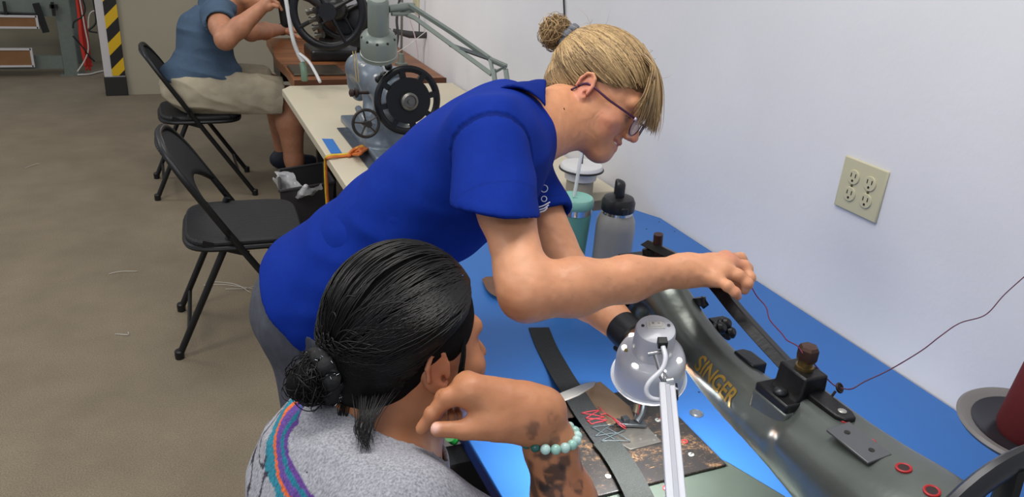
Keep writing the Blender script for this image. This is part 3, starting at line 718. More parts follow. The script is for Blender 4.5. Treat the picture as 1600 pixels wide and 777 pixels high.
MB().cyl(P(702, 688, 1.42)+V(.0, 0, .016), P(702, 688, 1.42)+V(-.01, -.006, .03), .010).build('red_button', m_red, sw)
MB().cyl(P(709, 699, 1.40)+V(.0, 0, .016), P(709, 699, 1.40)+V(-.01, -.006, .03), .010).build('green_button', mat('green_plastic', (30, 130, 50), .4), sw)
# round metal plug and small screw marks in the table top
c = PZ(1088, 647, ZT); pg = thing('table_plug', 'round steel plug set in the blue table beside the black plate', 'plug', c)
MB().lathe([(.0130, 0), (.0130, .0016), (.011, .0022), (.010, .0014), (.0, .0014)], c, (0, 0, 1), 32).build('ring', mat('brushed_steel', (150, 152, 154), .3, .9), pg)
MB().lathe([(.0095, .0013), (.0085, .003), (.0, .0034)], c, (0, 0, 1), 32).build('cap', mat('grey_plug', (120, 124, 130), .4, .6), pg)
sk = MB()
for x, y in ((1010, 358), (1030, 347), (1054, 362), (1092, 613), (1068, 600)): sk.cyl(PZ(x, y, ZT), PZ(x, y, ZT)+V(0, 0, .0006), .0022, n=10)
tag(sk.build('screw_heads', m_dark), 'tiny dark screw heads scattered in the blue table top', 'screws', kind='stuff')

# ---- machine bed, plates
AX = .72
m_arm = mat('grey_hammered_enamel', (92, 97, 92), .30, .45, noise=.10, nscale=14, bump=.12, bscale=120, spec=.6)
m_gun = mat('gunmetal', (52, 54, 56), .35, .6, noise=.15)
m_castb = mat('black_casting', (26, 26, 27), .38, .4, noise=.2, bump=.2, bscale=150)
m_bedg = mat('bed_grey_enamel', (66, 74, 66), .4, .3, noise=.06, nscale=14)
lm = thing('long_arm_sewing_machine', 'large grey cast iron sewing machine with gold lettering on the blue table', 'sewing machine', (AX, .6, ZT))
xa, xb = .555, .80; yF = .821
MB().prism([(.50, .15), (.885, .15), (.885, .55), (.86, .70), (.813, yF+.012), (.80, yF+.03), (.545, yF+.03), (.545, .60), (.50, .5)], ZT+.0, ZT+.016).build('bed', m_bedg, lm, bevel=.004)
# scratched black cover plate over the bed
def plate_mat():
    m = mat('scratched_black_plate', (30, 28, 26), .42, .2); nt = m.node_tree; b = nt.nodes['Principled BSDF']
    tc = nt.nodes.new('ShaderNodeTexCoord')
    def layer(scale, st, lo, hi, rot):
        mp = nt.nodes.new('ShaderNodeMapping'); mp.inputs['Scale'].default_value = st; mp.inputs['Rotation'].default_value = (0, 0, rot); nt.links.new(tc.outputs['Object'], mp.inputs[0])
        n = nt.nodes.new('ShaderNodeTexNoise'); n.inputs['Scale'].default_value = scale; n.inputs['Detail'].default_value = 8; n.inputs['Roughness'].default_value = .7; nt.links.new(mp.outputs[0], n.inputs[0])
        r = nt.nodes.new('ShaderNodeMapRange'); r.inputs[1].default_value = lo; r.inputs[2].default_value = hi; nt.links.new(n.outputs[0], r.inputs[0]); return r.outputs[0]
    a = layer(60, (1, 6, 1), .60, .65, .5); a2 = layer(90, (7, 1, 1), .61, .66, .9); c = layer(14, (1, 1.6, 1), .54, .64, .2)
    mx = nt.nodes.new('ShaderNodeMath'); mx.operation = 'MAXIMUM'; nt.links.new(a, mx.inputs[0]); nt.links.new(a2, mx.inputs[1])
    ml = nt.nodes.new('ShaderNodeMath'); ml.operation = 'MULTIPLY'; ml.inputs[1].default_value = .75; nt.links.new(mx.outputs[0], ml.inputs[0])
    fine = layer(240, (1, 1, 1), .45, .62, 0); mc = nt.nodes.new('ShaderNodeMath'); mc.operation = 'MULTIPLY'; nt.links.new(c, mc.inputs[0]); nt.links.new(fine, mc.inputs[1])
    m2 = nt.nodes.new('ShaderNodeMath'); m2.operation = 'MAXIMUM'; nt.links.new(ml.outputs[0], m2.inputs[0]); nt.links.new(mc.outputs[0], m2.inputs[1])
    mi = nt.nodes.new('ShaderNodeMix'); mi.data_type = 'RGBA'; mi.inputs[6].default_value = lin((32, 30, 29))+(1,); mi.inputs[7].default_value = lin((128, 96, 66))+(1,)
    nt.links.new(m2.outputs[0], mi.inputs[0]); nt.links.new(mi.outputs[2], b.inputs['Base Color']); return m
zb_ = ZT+.016; zp = zb_+.006
cp = tbox(xa, xb, yF, 1.02, zb_, zp).build('cover_plate', plate_mat(), lm, bevel=.0015)
bs = tbox(xa+.002, xb-.0, yF+.03, 1.02, ZT, zb_).build('bed_end', m_castb, lm)
# raised brown slide plates behind, left of the needle
m_brz = mat('worn_bronze_plate', (104, 84, 66), .38, .6, noise=.2, nscale=18)
poly = [PZ(905, 607, zp+.002), PZ(938, 596, zp+.002), PZ(985, 636, zp+.002), PZ(992, 655, zp+.002), PZ(948, 664, zp+.002)]
MB().raw([*poly, *(q-V(0, 0, .03) for q in poly)], [tuple(range(5))]+[(i, (i+1) % 5, 5+(i+1) % 5, 5+i) for i in range(5)]).build('slide_plate', m_brz, cp, bevel=.0008)
poly = [PZ(853, 616, zp), PZ(905, 606, zp), PZ(925, 640, zp), PZ(940, 664, zp), PZ(888, 672, zp)]
MB().raw([*poly, *(q-V(0, 0, .024) for q in poly)], [tuple(range(5))]+[(i, (i+1) % 5, 5+(i+1) % 5, 5+i) for i in range(5)]).build('slide_plate', mat('dark_brown_plate', (66, 54, 46), .4, .5, noise=.2), cp, bevel=.0008)
tbox(xa+.01, xb-.03, 1.02, 1.075, ZT, zb_-.002).build('bed_tip', m_castb, lm)
m_ndl = mat('brushed_needle_plate', (108, 104, 98), .34, .8, noise=.12, nscale=30, stretch=(1, 8, 1))
poly = [PZ(950, 684, zp), PZ(1003, 660, zp), PZ(1034, 692, zp), PZ(985, 704, zp)]
MB().raw([*(q+V(0, 0, .002) for q in poly), *poly], [(0, 1, 2, 3), (4, 5, 6, 7)]+[(i, (i+1) % 4, 4+(i+1) % 4, 4+i) for i in range(4)]).build('needle_plate', m_ndl, lm, bevel=.0005)
for x, y in ((1001, 687), (1024, 681), (1022, 688)): MB().cyl(PZ(x, y, zp+.0021), PZ(x, y, zp+.0027), .0024, n=10).build('plate_screw', m_dark, lm)
m_scr = mat('pale_screw', (168, 168, 160), .35, .7)
for x, y in ((903, 686), (1028, 657), (1080, 711), (950, 745)):
    q = PZ(x, y, zp); s_ = MB().lathe([(.0052, 0), (.0052, .0012), (.004, .002), (0, .002)], q, (0, 0, 1), 20).build('bed_screw', m_scr, lm)
    MB().box(q+V(0, 0, .0022), (.007, .0011, .0005), frame_of((0, 0, 1), (1, .5, 0))).build('slot', m_dark, s_, smooth=0)
m_redp = mat('red_paint', (170, 30, 34), .5)
for x, y in ((887, 680), (1035, 655), (1070, 690)): MB().torus(PZ(x, y, zp+.0008), (0, 0, 1), .0045, .0009, 20, 6).build('red_ring_mark', m_redp, lm)
MB().lathe([(.006, 0), (.006, .002), (.003, .004), (0, .004)], PZ(1041, 764, zb_), (0, 0, 1), 18).build('red_screw', m_redp, lm)

# ---- cast arm
cl = [V(AX-.012, 1.000, 1.035), V(AX-.008, .945, 1.040), V(AX, .885, 1.008), V(AX+.004, .82, .985), V(AX+.006, .75, .975), V(AX+.006, .65, .976), V(AX+.008, .55, .976), V(AX+.012, .46, .975), V(AX+.014, .40, .97)]
cr = [.035, .036, .036, .038, .042, .050, .063, .078, .082]
cln = bez(cl, 26); crn = bez(np.array([[r_, 0, 0] for r_ in cr]), 26)[:, 0]
arm_ops = [*chain(cln, crn, .004), *chain([V(AX+.014, .43, .95), V(AX+.014, .40, ZT+.06), V(AX+.014, .40, ZT+.02)], [.085, .075, .095], .04),
           boxp(V(AX+.02, .50, 1.032), V(.030, .18, .012), rd=.006, k=.02),       # flat top ridge
           boxp(V(AX-.006, 1.005, .985), V(.030, .030, .070), rd=.008, k=.015),   # head block
           cone(V(AX-.035, .60, 1.005), V(AX-.035, .40, 1.02), .016, .02, .03)]
v_, f_ = smesh(arm_ops, .004); v_ = relax(v_, f_, 10)
arm = mesh_obj('arm', v_, f_, m_arm, lm, 180)
def onarm(x, y, d0=.7, d1=1.6, ops=None):
    """where the sight line meets the casting"""
    r = ray(x, y); d = d0
    for _ in range(90):
        s = seval(ops or arm_ops, (EYE+r*d)[None])[0]
        if abs(s) < 2e-4: break
        d += s*.8
    return EYE+r*d
def narm(p, ops=None):
    e = 1e-3; o_ = ops or arm_ops
    g = np.array([seval(o_, (p+e*np.eye(3)[i])[None])[0]-seval(o_, (p-e*np.eye(3)[i])[None])[0] for i in range(3)])
    return nrm(g)
# gold lettering SINGER wrapped on the casting
tv, tf = text_mesh('SINGER', 1.0, 0.0, 1.0, .022)
m_gold = mat('gold_transfer', (170, 136, 62), .35, .6)
lx0, lx1 = tv[:, 0].min(), tv[:, 0].max(); ly0, ly1 = tv[:, 1].min(), tv[:, 1].max()
import bmesh
def on_cast(letter_v):
    u = (letter_v[:, 0]-lx0)/(lx1-lx0); v = (letter_v[:, 1]-ly0)/(ly1-ly0)
    Lc = onarm(1096, 570); Rc = onarm(1142, 620); out = []
    for a, b in zip(u, v):
        c = Lc+(Rc-Lc)*((a-.5)*1.24+.5)
        dirn = nrm(Rc-Lc); n_ = narm(c); up_ = nrm(np.cross(n_, dirn)); up_ = up_ if up_[2] > 0 else -up_
        q = c+up_*(b-.5)*.027
        for _ in range(8): q = q-narm(q)*seval(arm_ops, q[None])[0]
        out.append(q+narm(q)*.0007)
    return np.array(out)
me_ = bpy.data.meshes.new('x'); me_.from_pydata([tuple(q) for q in tv], [], tf); bm = bmesh.new(); bm.from_mesh(me_)
bmesh.ops.triangulate(bm, faces=bm.faces); bmesh.ops.subdivide_edges(bm, edges=[e for e in bm.edges if e.calc_length() > .25], cuts=2); bmesh.ops.triangulate(bm, faces=bm.faces)
tv2 = np.array([q.co[:] for q in bm.verts]); tf2 = [tuple(q.index for q in fc.verts) for fc in bm.faces]; bm.free(); bpy.data.meshes.remove(me_)
o = mesh_obj('gold_lettering', on_cast(tv2), tf2, m_gold, arm, 0); o['label'] = 'gold lettering on the grey arm'

# casting details placed on the arm
b0 = onarm(1228, 640)
zt_ = 1.045
blk = MB().box(V(AX+.0, .655, 1.004), (.066, .066, .05), None).build('mounting_pad', m_arm, lm, bevel=.003)
ck = thing_c = MB().box(V(AX+.0, .655, 1.034), (.064, .062, .013)).prism([(-.028, 0), (.028, 0), (.021, .010), (.019, .036), (-.019, .036), (-.021, .010)], -.025, .025, V(AX+.012, .652, 1.038), np.array([[1, 0, 0], [0, 0, 1], [0, 1, 0]])).build('clamp_block', m_castb, lm, bevel=.003)
bt = V(AX+.012, .652, 1.074)
MB().lathe([(.012, 0), (.012, .004), (.0095, .005), (.0095, .012), (.012, .012), (.013, .014)], bt, (0, 0, 1), 24).build('brass_nut', mat('brass_nut', (120, 100, 62), .35, .8), ck)
MB().lathe([(.0125, .013), (.0135, .016), (.0135, .029), (.011, .033), (0, .034)], bt, (0, 0, 1), 6).build('bolt_head', mat('rusty_bolt', (70, 50, 42), .5, .5, noise=.2), ck, smooth=20)
MB().ell(V(AX-.020, .652, 1.043), (.009, .009, .006)).build('clamp_screw', m_gun, ck)
# leaf spring bar from the clamp to the head
lp_ = [V(AX+.012, .66, 1.056), V(AX+.016, .73, 1.066), V(AX+.018, .80, 1.080), V(AX+.018, .87, 1.098), V(AX+.012, .95, 1.10), V(AX+.004, 1.03, 1.095)]
MB().tube(bez(lp_, 30), .0165, 4, flat=.40, upv=(1, 0, 0)).build('presser_spring_bar', m_castb, lm, smooth=30, bevel=.0015)
tl = MB().prism([(-.014, -.01), (.014, -.01), (.014, .062), (.008, .074), (-.008, .074), (-.014, .062)], 0, .014, V(AX+.016, .640, 1.038), np.array([[1, 0, 0], [0, -1, 0], [0, 0, 1]])).build('lever_tail', m_castb, lm, bevel=.002)
q = onarm(1308, 641)
MB().lathe([(.0055, -.006), (.0055, .001), (.0035, .002), (0, .002)], V(AX+.016, .582, 1.052), (0, 0, 1), 18).build('lever_pin', m_scr, tl)
# wire eyelet that guides the thread
ey = V(.765, .618, 1.058); 
MB().tube([V(AX+.01, .618, 1.045), V(AX+.030, .616, 1.045), ey+V(-.006, 0, -.004)], .002, 6).torus(ey, (.2, -.7, .5), .0055, .0018, 20, 8).torus(ey, (.2, -.7, .5), .0025, .0016, 16, 6).build('thread_eyelet', mat('dark_wire', (48, 38, 34), .4, .6), lm)
# flat index plate, flange, red ringed oil holes
ipc = onarm(1340, 695); ip = MB().box(ipc+V(0, 0, .003), (.036, .066, .0035), frame_of((-.10, -.0, 1), (1, 0, .10))).build('index_plate', mat('dull_grey_plate', (92, 94, 96), .4, .5), lm, bevel=.001)
for dx, dy in ((0, .018), (0.002, -.018)): MB().cyl(ipc+V(dx, dy, .0040), ipc+V(dx, dy, .0054), .0036, n=14).build('plate_hole', m_dark, ip)
for x, y in ((1136, 547), ):
    q = onarm(x, y); MB().prism([(-.013, -.024), (.013, -.024), (.013, .012), (.004, .022), (-.013, .020)], -.02, .004, V(AX+.030, .770, 1.016)).build('cap_flange', m_gun, lm, bevel=.002)
for x, y in ((1320, 658), (1361, 691), (1412, 732), (1456, 768)):
    q = onarm(x, y); n_ = narm(q); r_ = .0075 if x > 1400 else .0045
    MB().torus(q+n_*.0005, n_, r_, .0016, 24, 6, 1).build('red_oil_ring', m_redp, lm)
    MB().cyl(q-n_*.004, q+n_*.0012, r_-.0005, n=18).build('oil_hole', mat('oil_hole', (40, 14, 14), .4), lm)
# head end: presser and needle bars, tension parts
hd = MB()
nx, ny = .707, .966
hd.cyl((nx, ny, .80), (nx, ny, 1.0), .0055).cyl((nx+.018, ny+.022, .795), (nx+.018, ny+.022, 1.0), .0065)
hd.build('needle_bar', mat('worn_bar_steel', (120, 112, 96), .3, .85), lm)
hd = MB().box((nx, ny, .835), (.016, .014, .03)).cyl((nx-.014, ny, .83), (nx+.014, ny, .83), .004).build('needle_clamp', m_gun, lm, bevel=.001)
MB().cyl((nx, ny, .765), (nx, ny, .82), .0013, n=8).build('needle', mat('needle_steel', (180, 180, 180), .2, .9), lm)
ft = MB().tube(bez([V(nx+.018, ny+.022, .83), V(nx+.020, ny+.010, .812), V(nx+.010, ny-.004, .796), V(nx-.004, ny-.012, .786)], 12), [.008]*6+[.007]*6, 8)
ft.box((nx-.010, ny-.006, .781), (.052, .016, .006), frame_of((0, 0, 1), (1, -.45, 0))).box((nx-.02, ny-.0, .785), (.012, .012, .014)).build('presser_foot', m_gun, lm, bevel=.001)
hw = MB()
hp = [(1012, 410), (1042, 398)]
q = P(1026, 390, 1.33); hw.tube([P(1026, 402, 1.33), P(1029, 366, 1.31)], .008, 12)
hw.build('lifter_rod', mat('rusted_rod', (66, 46, 42), .45, .5), lm)
MB().cyl(P(1018, 425, 1.34), P(1014, 388, 1.33), .012, n=16).cyl(P(1043, 425, 1.34), P(1041, 394, 1.33), .010, n=16).box(P(1030, 432, 1.34), (.07, .05, .03)).build('head_posts', m_castb, lm, bevel=.002)
MB().box(V(AX-.012, 1.03, 1.02), (.05, .05, .10)).cyl(V(AX-.05, 1.01, 1.01), V(AX-.02, 1.01, 1.0), .014, n=18).cyl(V(AX-.055, .99, .985), V(AX-.03, .99, .975), .010, n=14).build('face_casting', m_castb, lm, bevel=.003)
sp = MB()
for x, y, d in ((1126, 508, 1.28), (1133, 522, 1.28), (1118, 515, 1.27)): sp.lathe([(.010, 0), (.012, .004), (.008, .008), (.011, .012), (.006, .018)], P(x, y, d), (.3, -.6, .5), 16)
sp.box(P(1122, 512, 1.30), (.03, .02, .03)).build('tension_discs', m_castb, lm, bevel=.001)
MB().cyl(P(1094, 476, 1.25), P(1102, 470, 1.25), .009, n=16).cyl(P(1092, 465, 1.25), P(1094, 478, 1.25), .011).build('head_knob', m_castb, lm)
# handwheel at the near end of the arm
wc = V(.752, .372, 1.006)
wh = wheel(wc, (0, -1, 0), .138, lm, mat('dark_handwheel', (54, 54, 56), .35, .6), 'handwheel', 5)
# ---- spool of dark red thread standing on its grey disc
sc = P(1606, 668, 1.12)
so = thing('thread_stand', 'grey dished spool base behind the handwheel at the right edge', 'thread stand', sc)
MB().lathe([(.005, -.03), (.055, -.028), (.088, -.006), (.092, 0), (.088, .004), (.078, .002), (.060, -.010), (.03, -.016), (.005, -.016)], sc, (-.05, -.05, 1), 56).build('dish', mat('grey_dish', (112, 108, 106), .45, .1), so)
MB().lathe([(.072, -.001), (.058, -.009), (.012, -.013)], sc, (-.05, -.05, 1), 48, caps=False).build('dish_lining', mat('dark_lining', (52, 52, 58), .3, .4), so)
MB().cyl((sc[0], sc[1], ZT), sc-V(0, 0, .02), .012).lathe([(.07, 0), (.07, .012), (.02, .02)], (sc[0], sc[1], ZT), (0, 0, 1), 32).build('post', m_gun, so)
tag(MB().lathe([(.006, -.015), (.036, -.012), (.040, .0), (.034, .10), (.024, .17), (.006, .172)], sc, (-.05, -.05, 1), 40).build('thread_cone', mat('dark_red_thread', (96, 18, 24), .8, noise=.1, nscale=200, bump=.6, bscale=200, stretch=(1, 1, 12))), 'dark red thread cone cut by the right picture edge', 'thread cone')
# ---- maroon thread: from the fingers to the eyelet and over to the wall side
m_mar = mat('maroon_thread', (96, 22, 52), .6)
ty = [P(1170, 440, 1.135), P(1182, 462, 1.13), P(1197, 480, 1.12), P(1203, 500, 1.10), P(1222, 522, 1.07), P(1230, 532, 1.05), P(1246, 541, 1.03), P(1254, 552, 1.0)]
tag(MB().tube(bez(ty, 60), .0009, 5).tube(bez([bt+V(.01, .005, .01), bt+V(.03, -.02, -.015), ey], 12), .0009, 5).build('thread', m_mar, smooth=180), 'maroon thread running from the raised hand to the machine eyelet', 'thread')
ty = [ey, P(1330, 608, .97), P(1352, 596, 1.0), P(1390, 578, 1.05), P(1440, 548, 1.10), P(1470, 525, 1.14), P(1500, 505, 1.17), P(1540, 492, 1.2), P(1570, 460, 1.22), P(1610, 424, 1.24)]
tag(MB().tube(bez(ty, 70), .0009, 5).build('thread', mat('dark_maroon_thread', (84, 40, 62), .6), smooth=180), 'loose maroon thread curving from the eyelet past the white wall', 'thread')

# ---- LED machine lamp
m_lw = mat('white_lamp_plastic', (206, 208, 214), .35, coat=.3)
lc = P(1017, 563, 1.17)
hd_ = nrm(V(FW[0], FW[1], 0)); axl = nrm(hd_*.30+V(.02, 0, -1)+RT*.05)      # the way the lamp shines
lt = thing('machine_lamp', 'white round task lamp on a jointed arm over the needle of the big machine', 'lamp', lc)
ml_ = MB()
prof = [(.001, -.052), (.022, -.052), (.0275, -.049), (.029, -.045), (.0305, .0)]
cap_o = lc-axl*.018
MB().lathe(prof, cap_o, axl, 48).build('switch_housing', m_lw, lt)
MB().lathe([(.028, -.006), (.040, -.004), (.047, .002), (.050, .010), (.0515, .016), (.0525, .052), (.050, .052), (.048, .014), (.02, .004)], cap_o, axl, 64, caps=False).build('lamp_shade', m_lw, lt)
MB().torus(cap_o+axl*.052, axl, .0545, .0028, 64, 8).build('clear_rim', mat('frosted_rim', (220, 226, 232), .2, trans=.2, alpha=.85), lt)
em = mat('led_disc', (255, 250, 240), .4, emit=14)
MB().lathe([(.046, .040), (.0, .040)], cap_o, axl, 48, caps=False).build('led_panel', em, lt)
M = frame_of(axl, RT)
m_vent = mat('lit_vent', (255, 252, 244), .4, emit=2.2)
for a in (0.5, 1.35, 2.35, 3.3, 4.0, 5.2):
    d = M[0]*math.cos(a)+M[1]*math.sin(a); o = MB().lathe([(.0058, 0), (.004, .0008), (0, .001)], cap_o+axl*(-.0035)+d*.0395, -axl, 20).build('vent_hole', m_vent, lt); o['label'] = 'glowing vent hole in the lamp shade'
# rocker switch and screws on top
tp_ = cap_o-axl*.0522; R2 = nrm(RT-axl*np.dot(RT, axl)); 
U2 = nrm(np.cross(axl, R2)); U2 = U2 if np.dot(U2, UP) > 0 else -U2
Mx = np.stack([R2, U2, -axl])
rot = lambda v: v[0]*R2+v[1]*U2
sb = MB().box(tp_+rot((.0, .004)), (.026, .014, .003), Mx).build('switch_plate', mat('cream_switch', (214, 212, 204), .4), lt, bevel=.0008)
MB().box(tp_+rot((.0, .004))-axl*.002, (.018, .009, .003), Mx).build('rocker', mat('cream_rocker', (222, 220, 212), .35), sb, bevel=.0008)
gl = MB(); gl.torus(tp_+rot((-.004, .005))-axl*.0037, axl, .0014, .0003, 16, 5); gl.box(tp_+rot((.004, .0045))-axl*.0037, (.0035, .0006, .0004), Mx); gl.build('switch_marks', m_dark, sb, smooth=0)
for s in (-1, 1): MB().lathe([(.0024, 0), (.0024, .001), (.001, .0012)], tp_+rot((s*.0185, .003)), -axl, 14).build('screw', mat('grey_screw', (80, 82, 86), .4, .6), lt)
MB().lathe([(.0036, 0), (.0036, .001), (.0018, .0012)], cap_o-axl*.0035+rot((-.038, .0)), -axl, 14).build('brass_screw', mat('brass_screw', (160, 140, 80), .3, .8), lt)
cp_ = P(1035, 536, 1.075); MB().box(cp_, (.013, .012, .012), Mx).build('cable_plug', m_blkp, lt, bevel=.001)
MB().tube(bez([P(1036, 542, 1.07), P(1040, 560, 1.06), P(1034, 578, 1.055), P(1016, 596, 1.05), P(1010, 610, 1.05), P(1016, 622, 1.05), P(1034, 625, 1.05), P(1050, 618, 1.05), P(1057, 606, 1.05)], 50), .0035, 10).build('cable', m_lw, lt, smooth=180)
MB().cyl(P(1025, 555, 1.08), P(1034, 585, 1.07), .004).cyl(P(1012, 554, 1.08), P(1034, 550, 1.08), .003).cyl(P(1034, 585, 1.07), P(1041, 598, 1.06), .0055).cyl(P(1041, 598, 1.05), P(1052, 596, 1.05), .006).build('knuckle', mat('lamp_joint_steel', (170, 172, 174), .3, .8), lt)
a0 = P(1042, 603, 1.055); a1 = P(1060, 830, .80)
dv = nrm(a1-a0); side = nrm(RT-dv*np.dot(RT, dv)); nn_ = np.cross(dv, side); Mb = np.stack([side, nn_, dv]); L_ = np.linalg.norm(a1-a0)
MB().box((a0+a1)/2, (.021, .012, L_), Mb).build('lamp_arm', m_lw, lt, bevel=.0015)
MB().box((a0+a1)/2-nn_*np.sign(np.dot(nn_, FW))*.0065, (.006, .003, L_-.01), Mb).build('arm_channel', mat('lamp_groove', (176, 178, 186), .4), lt, bevel=.0008)
MB().box(P(1053, 612, 1.05), (.010, .008, .030), Mb).build('black_clip', m_blkp, lt)
a2 = V(.60, .34, 1.05); MB().cyl(a1, V(a1[0]+.02, a1[1]-.12, ZT+.02), .010).lathe([(.03, 0), (.03, .02), (.014, .025)], (a1[0]+.02, a1[1]-.12, ZT+.0), (0, 0, 1), 24).build('lamp_base', m_lw, lt)
l = bpy.data.lights.new('lamp_bulb', 'SPOT'); l.energy = 11; l.spot_size = math.radians(150); l.spot_blend = .6; l.shadow_soft_size = .04; l.color = (.93, .97, 1)
lo = bpy.data.objects.new('lamp_bulb', l); C.objects.link(lo); lo.location = tuple(cap_o+axl*.056); lo.rotation_euler = Vector(axl).to_track_quat('-Z', 'Y').to_euler()

l = bpy.data.lights.new('lamp_glow', 'POINT'); l.energy = 1.3; l.shadow_soft_size = .03; l.color = (.95, .98, 1)
lo = bpy.data.objects.new('lamp_glow', l); C.objects.link(lo); lo.location = tuple(cap_o+axl*.066)
# ---- bottles
m_teal = mat('teal_plastic', (92, 146, 132), .35, coat=.2); m_teall = mat('teal_lid', (116, 168, 156), .35)
m_chr = mat('polished_steel', (190, 190, 192), .15, .95)
def bottle_at(x, y): return PZ(x, y, ZT)
bc = P(897, 415, 1.95); bc = V(bc[0], bc[1], ZT); tc_ = PZ(898, 316, ZT+.235); bc = V(tc_[0], tc_[1], ZT)
tb = thing('tumbler', 'teal tumbler with a clear straw on the blue table beside the grey bottle', 'tumbler', bc)
MB().lathe([(.028, 0), (.031, .004), (.0345, .06), (.0415, .205), (.0418, .222)], bc, (0, 0, 1), 48).build('cup', m_teal, tb)
MB().lathe([(.0422, .212), (.0422, .226)], bc, (0, 0, 1), 48).build('steel_rim', m_chr, tb)
MB().lathe([(.043, .226), (.0445, .230), (.0445, .243), (.041, .248), (.036, .246), (.006, .2455), (.005, .243), (0, .243)], bc, (0, 0, 1), 48).build('lid', m_teall, tb)
MB().tube([bc+V(.001, .012, .02), bc+V(.004, .012, .25), bc+V(.020, .026, .36)], .0042, 10).build('straw', mat('clear_straw', (214, 216, 218), .2, alpha=.75), tb)
q = PZ(966, 318, ZT+.245); bc = V(q[0], q[1], ZT)
wb = thing('water_bottle', 'grey frosted water bottle with a black loop lid on the blue table', 'bottle', bc)
MB().lathe([(.040, 0), (.0445, .004), (.0455, .012), (.0455, .185), (.044, .205), (.036, .222)], bc, (0, 0, 1), 56).build('bottle_body', mat('frosted_grey', (132, 130, 126), .38, noise=.03, nscale=8, coat=.15), wb)
MB().lathe([(.036, .220), (.0355, .232)], bc, (0, 0, 1), 48).build('neck_ring', m_chr, wb)
MB().lathe([(.0375, .229), (.039, .232), (.039, .250), (.034, .260), (.020, .264), (0, .265)], bc, (0, 0, 1), 48).build('lid', m_blkp, wb)
lo_ = [bc+V(0, -.014, .262)+V(0, 0, 0), bc+V(0, -.015, .278), bc+V(0, -.012, .293), bc+V(0, .0, .298), bc+V(0, .012, .293), bc+V(0, .015, .278), bc+V(0, .014, .262)]
cH = nrm(V(FW[0], FW[1], 0))
lo_ = [bc+cH*(q-bc)[1]+V(0, 0, (q-bc)[2]) for q in lo_]
MB().tube(bez(lo_, 24), .0115, 8, flat=.35, upv=(1, 0, 0)).build('carry_loop', m_blkp, wb, smooth=180)
MB().box(bc+V(-.004, -.036, .238), (.018, .010, .018)).build('latch', m_blkp, wb, bevel=.003)
# ---- white disc with black rim behind
dc = PZ(909, 258, ZT+.10)
sd = thing('thread_stand', 'white round stand top with a black rim at the near end of the cream table', 'thread stand', V(dc[0], dc[1], ZT))
MB().lathe([(.052, 0), (.054, .030), (.070, .034), (.070, .042), (.066, .048), (.0, .05)], dc-V(0, 0, .045), (0, 0, 1), 48).build('disc', mat('white_enamel', (208, 206, 204), .4), sd)
MB().torus(dc-V(0, 0, .012), (0, 0, 1), .0705, .0035, 48, 8).build('black_rim', m_blkp, sd)
MB().lathe([(.045, 0), (.045, .055)], V(dc[0], dc[1], ZT), (0, 0, 1), 32).build('stand_body', mat('beige_body', (150, 142, 128), .5), sd)
MB().cyl(dc, dc+V(0, 0, .05), .003, n=8).build('spool_pin', m_blk, sd)
wr = MB().cyl(PX(879.5, -30, XW-.006), PX(882, 26, XW-.006), .0035, n=8).build('wall_wire', m_blk)
tag(wr, 'thin black wire hanging on the wall above the hair bun', 'cord')

# ---- webbing strap with stitching
m_web = mat('black_webbing', (26, 27, 27), .85, noise=.35, nscale=260, bump=.8, bscale=300)
m_webl = mat('olive_black_webbing', (20, 23, 20), .85, noise=.4, nscale=330, bump=.8, bscale=330)
wt = thing('webbing_strap', 'black nylon webbing strap lying across the table and machine plate with red zigzag stitches', 'strap', PZ(920, 640, zp))
zz = lambda y: ZT+.003 if y < 585 else zp+.004
cl_ = [(842, 512, ZT+.003), (853, 540, ZT+.003), (868, 568, ZT+.004), (882, 592, ZT+.012), (898, 616, zp+.006), (916, 645, zp+.006), (935, 672, zp+.006), (955, 700, zp+.006), (975, 730, zp+.007), (994, 765, zp+.008), (1010, 800, zp+.008)]
def ribbon(pts, wd, th, name, m, parent, n=60):
    p = bez([PZ(*q) for q in pts], n); tg = np.gradient(p, axis=0); tg /= np.linalg.norm(tg, axis=1)[:, None]
    sd_ = np.cross(tg, V(0, 0, 1)); sd_ /= np.linalg.norm(sd_, axis=1)[:, None]; b_ = MB(); vs = []; K = 6
    for i in range(n):
        for j in range(K+1):
            vs.append(p[i]+sd_[i]*wd*(j/K-.5))
        for j in range(K, -1, -1): vs.append(p[i]+sd_[i]*wd*(j/K-.5)-V(0, 0, th))
    k = 2*K+2; f = [(i*k+j, i*k+(j+1) % k, (i+1)*k+(j+1) % k, (i+1)*k+j) for i in range(n-1) for j in range(k)]+[tuple(range(k)), tuple((n-1)*k+j for j in range(k))]
    b_.raw(vs, f); return b_.build(name, m, parent, smooth=40), p, sd_
_, sp_, ss_ = ribbon(cl_, .046, .0022, 'strap_band', m_web, wt)
n0 = 36
lay = [(945, 690, zp+.0085), (960, 708, zp+.0085), (978, 736, zp+.009), (996, 770, zp+.0095), (1012, 805, zp+.0095)]
ribbon(lay, .045, .002, 'top_layer', m_webl, wt, 40)
m_rst = mat('red_stitching', (120, 22, 30), .6); m_gst = mat('grey_stitching', (50, 58, 60), .6)
def stitches(pairs, name, m, r=.0011):
    b_ = MB()
    for (x0, y0), (x1, y1) in pairs:
        a = PZ(x0, y0, zp+.0072); c = PZ(x1, y1, zp+.0072); b_.tube(bez([a, (a+c)/2+V(0, 0, .001), c], 6), r, 5)
    return b_.build(name, m, wt, smooth=180)
stitches([((908, 646), (938, 641)), ((908, 646), (945, 652)), ((938, 641), (915, 654)), ((945, 652), (917, 658)), ((915, 654), (949, 657)), ((917, 658), (924, 663)), ((949, 657), (924, 663)), ((924, 663), (942, 659))], 'red_zigzag', m_rst, .0010)
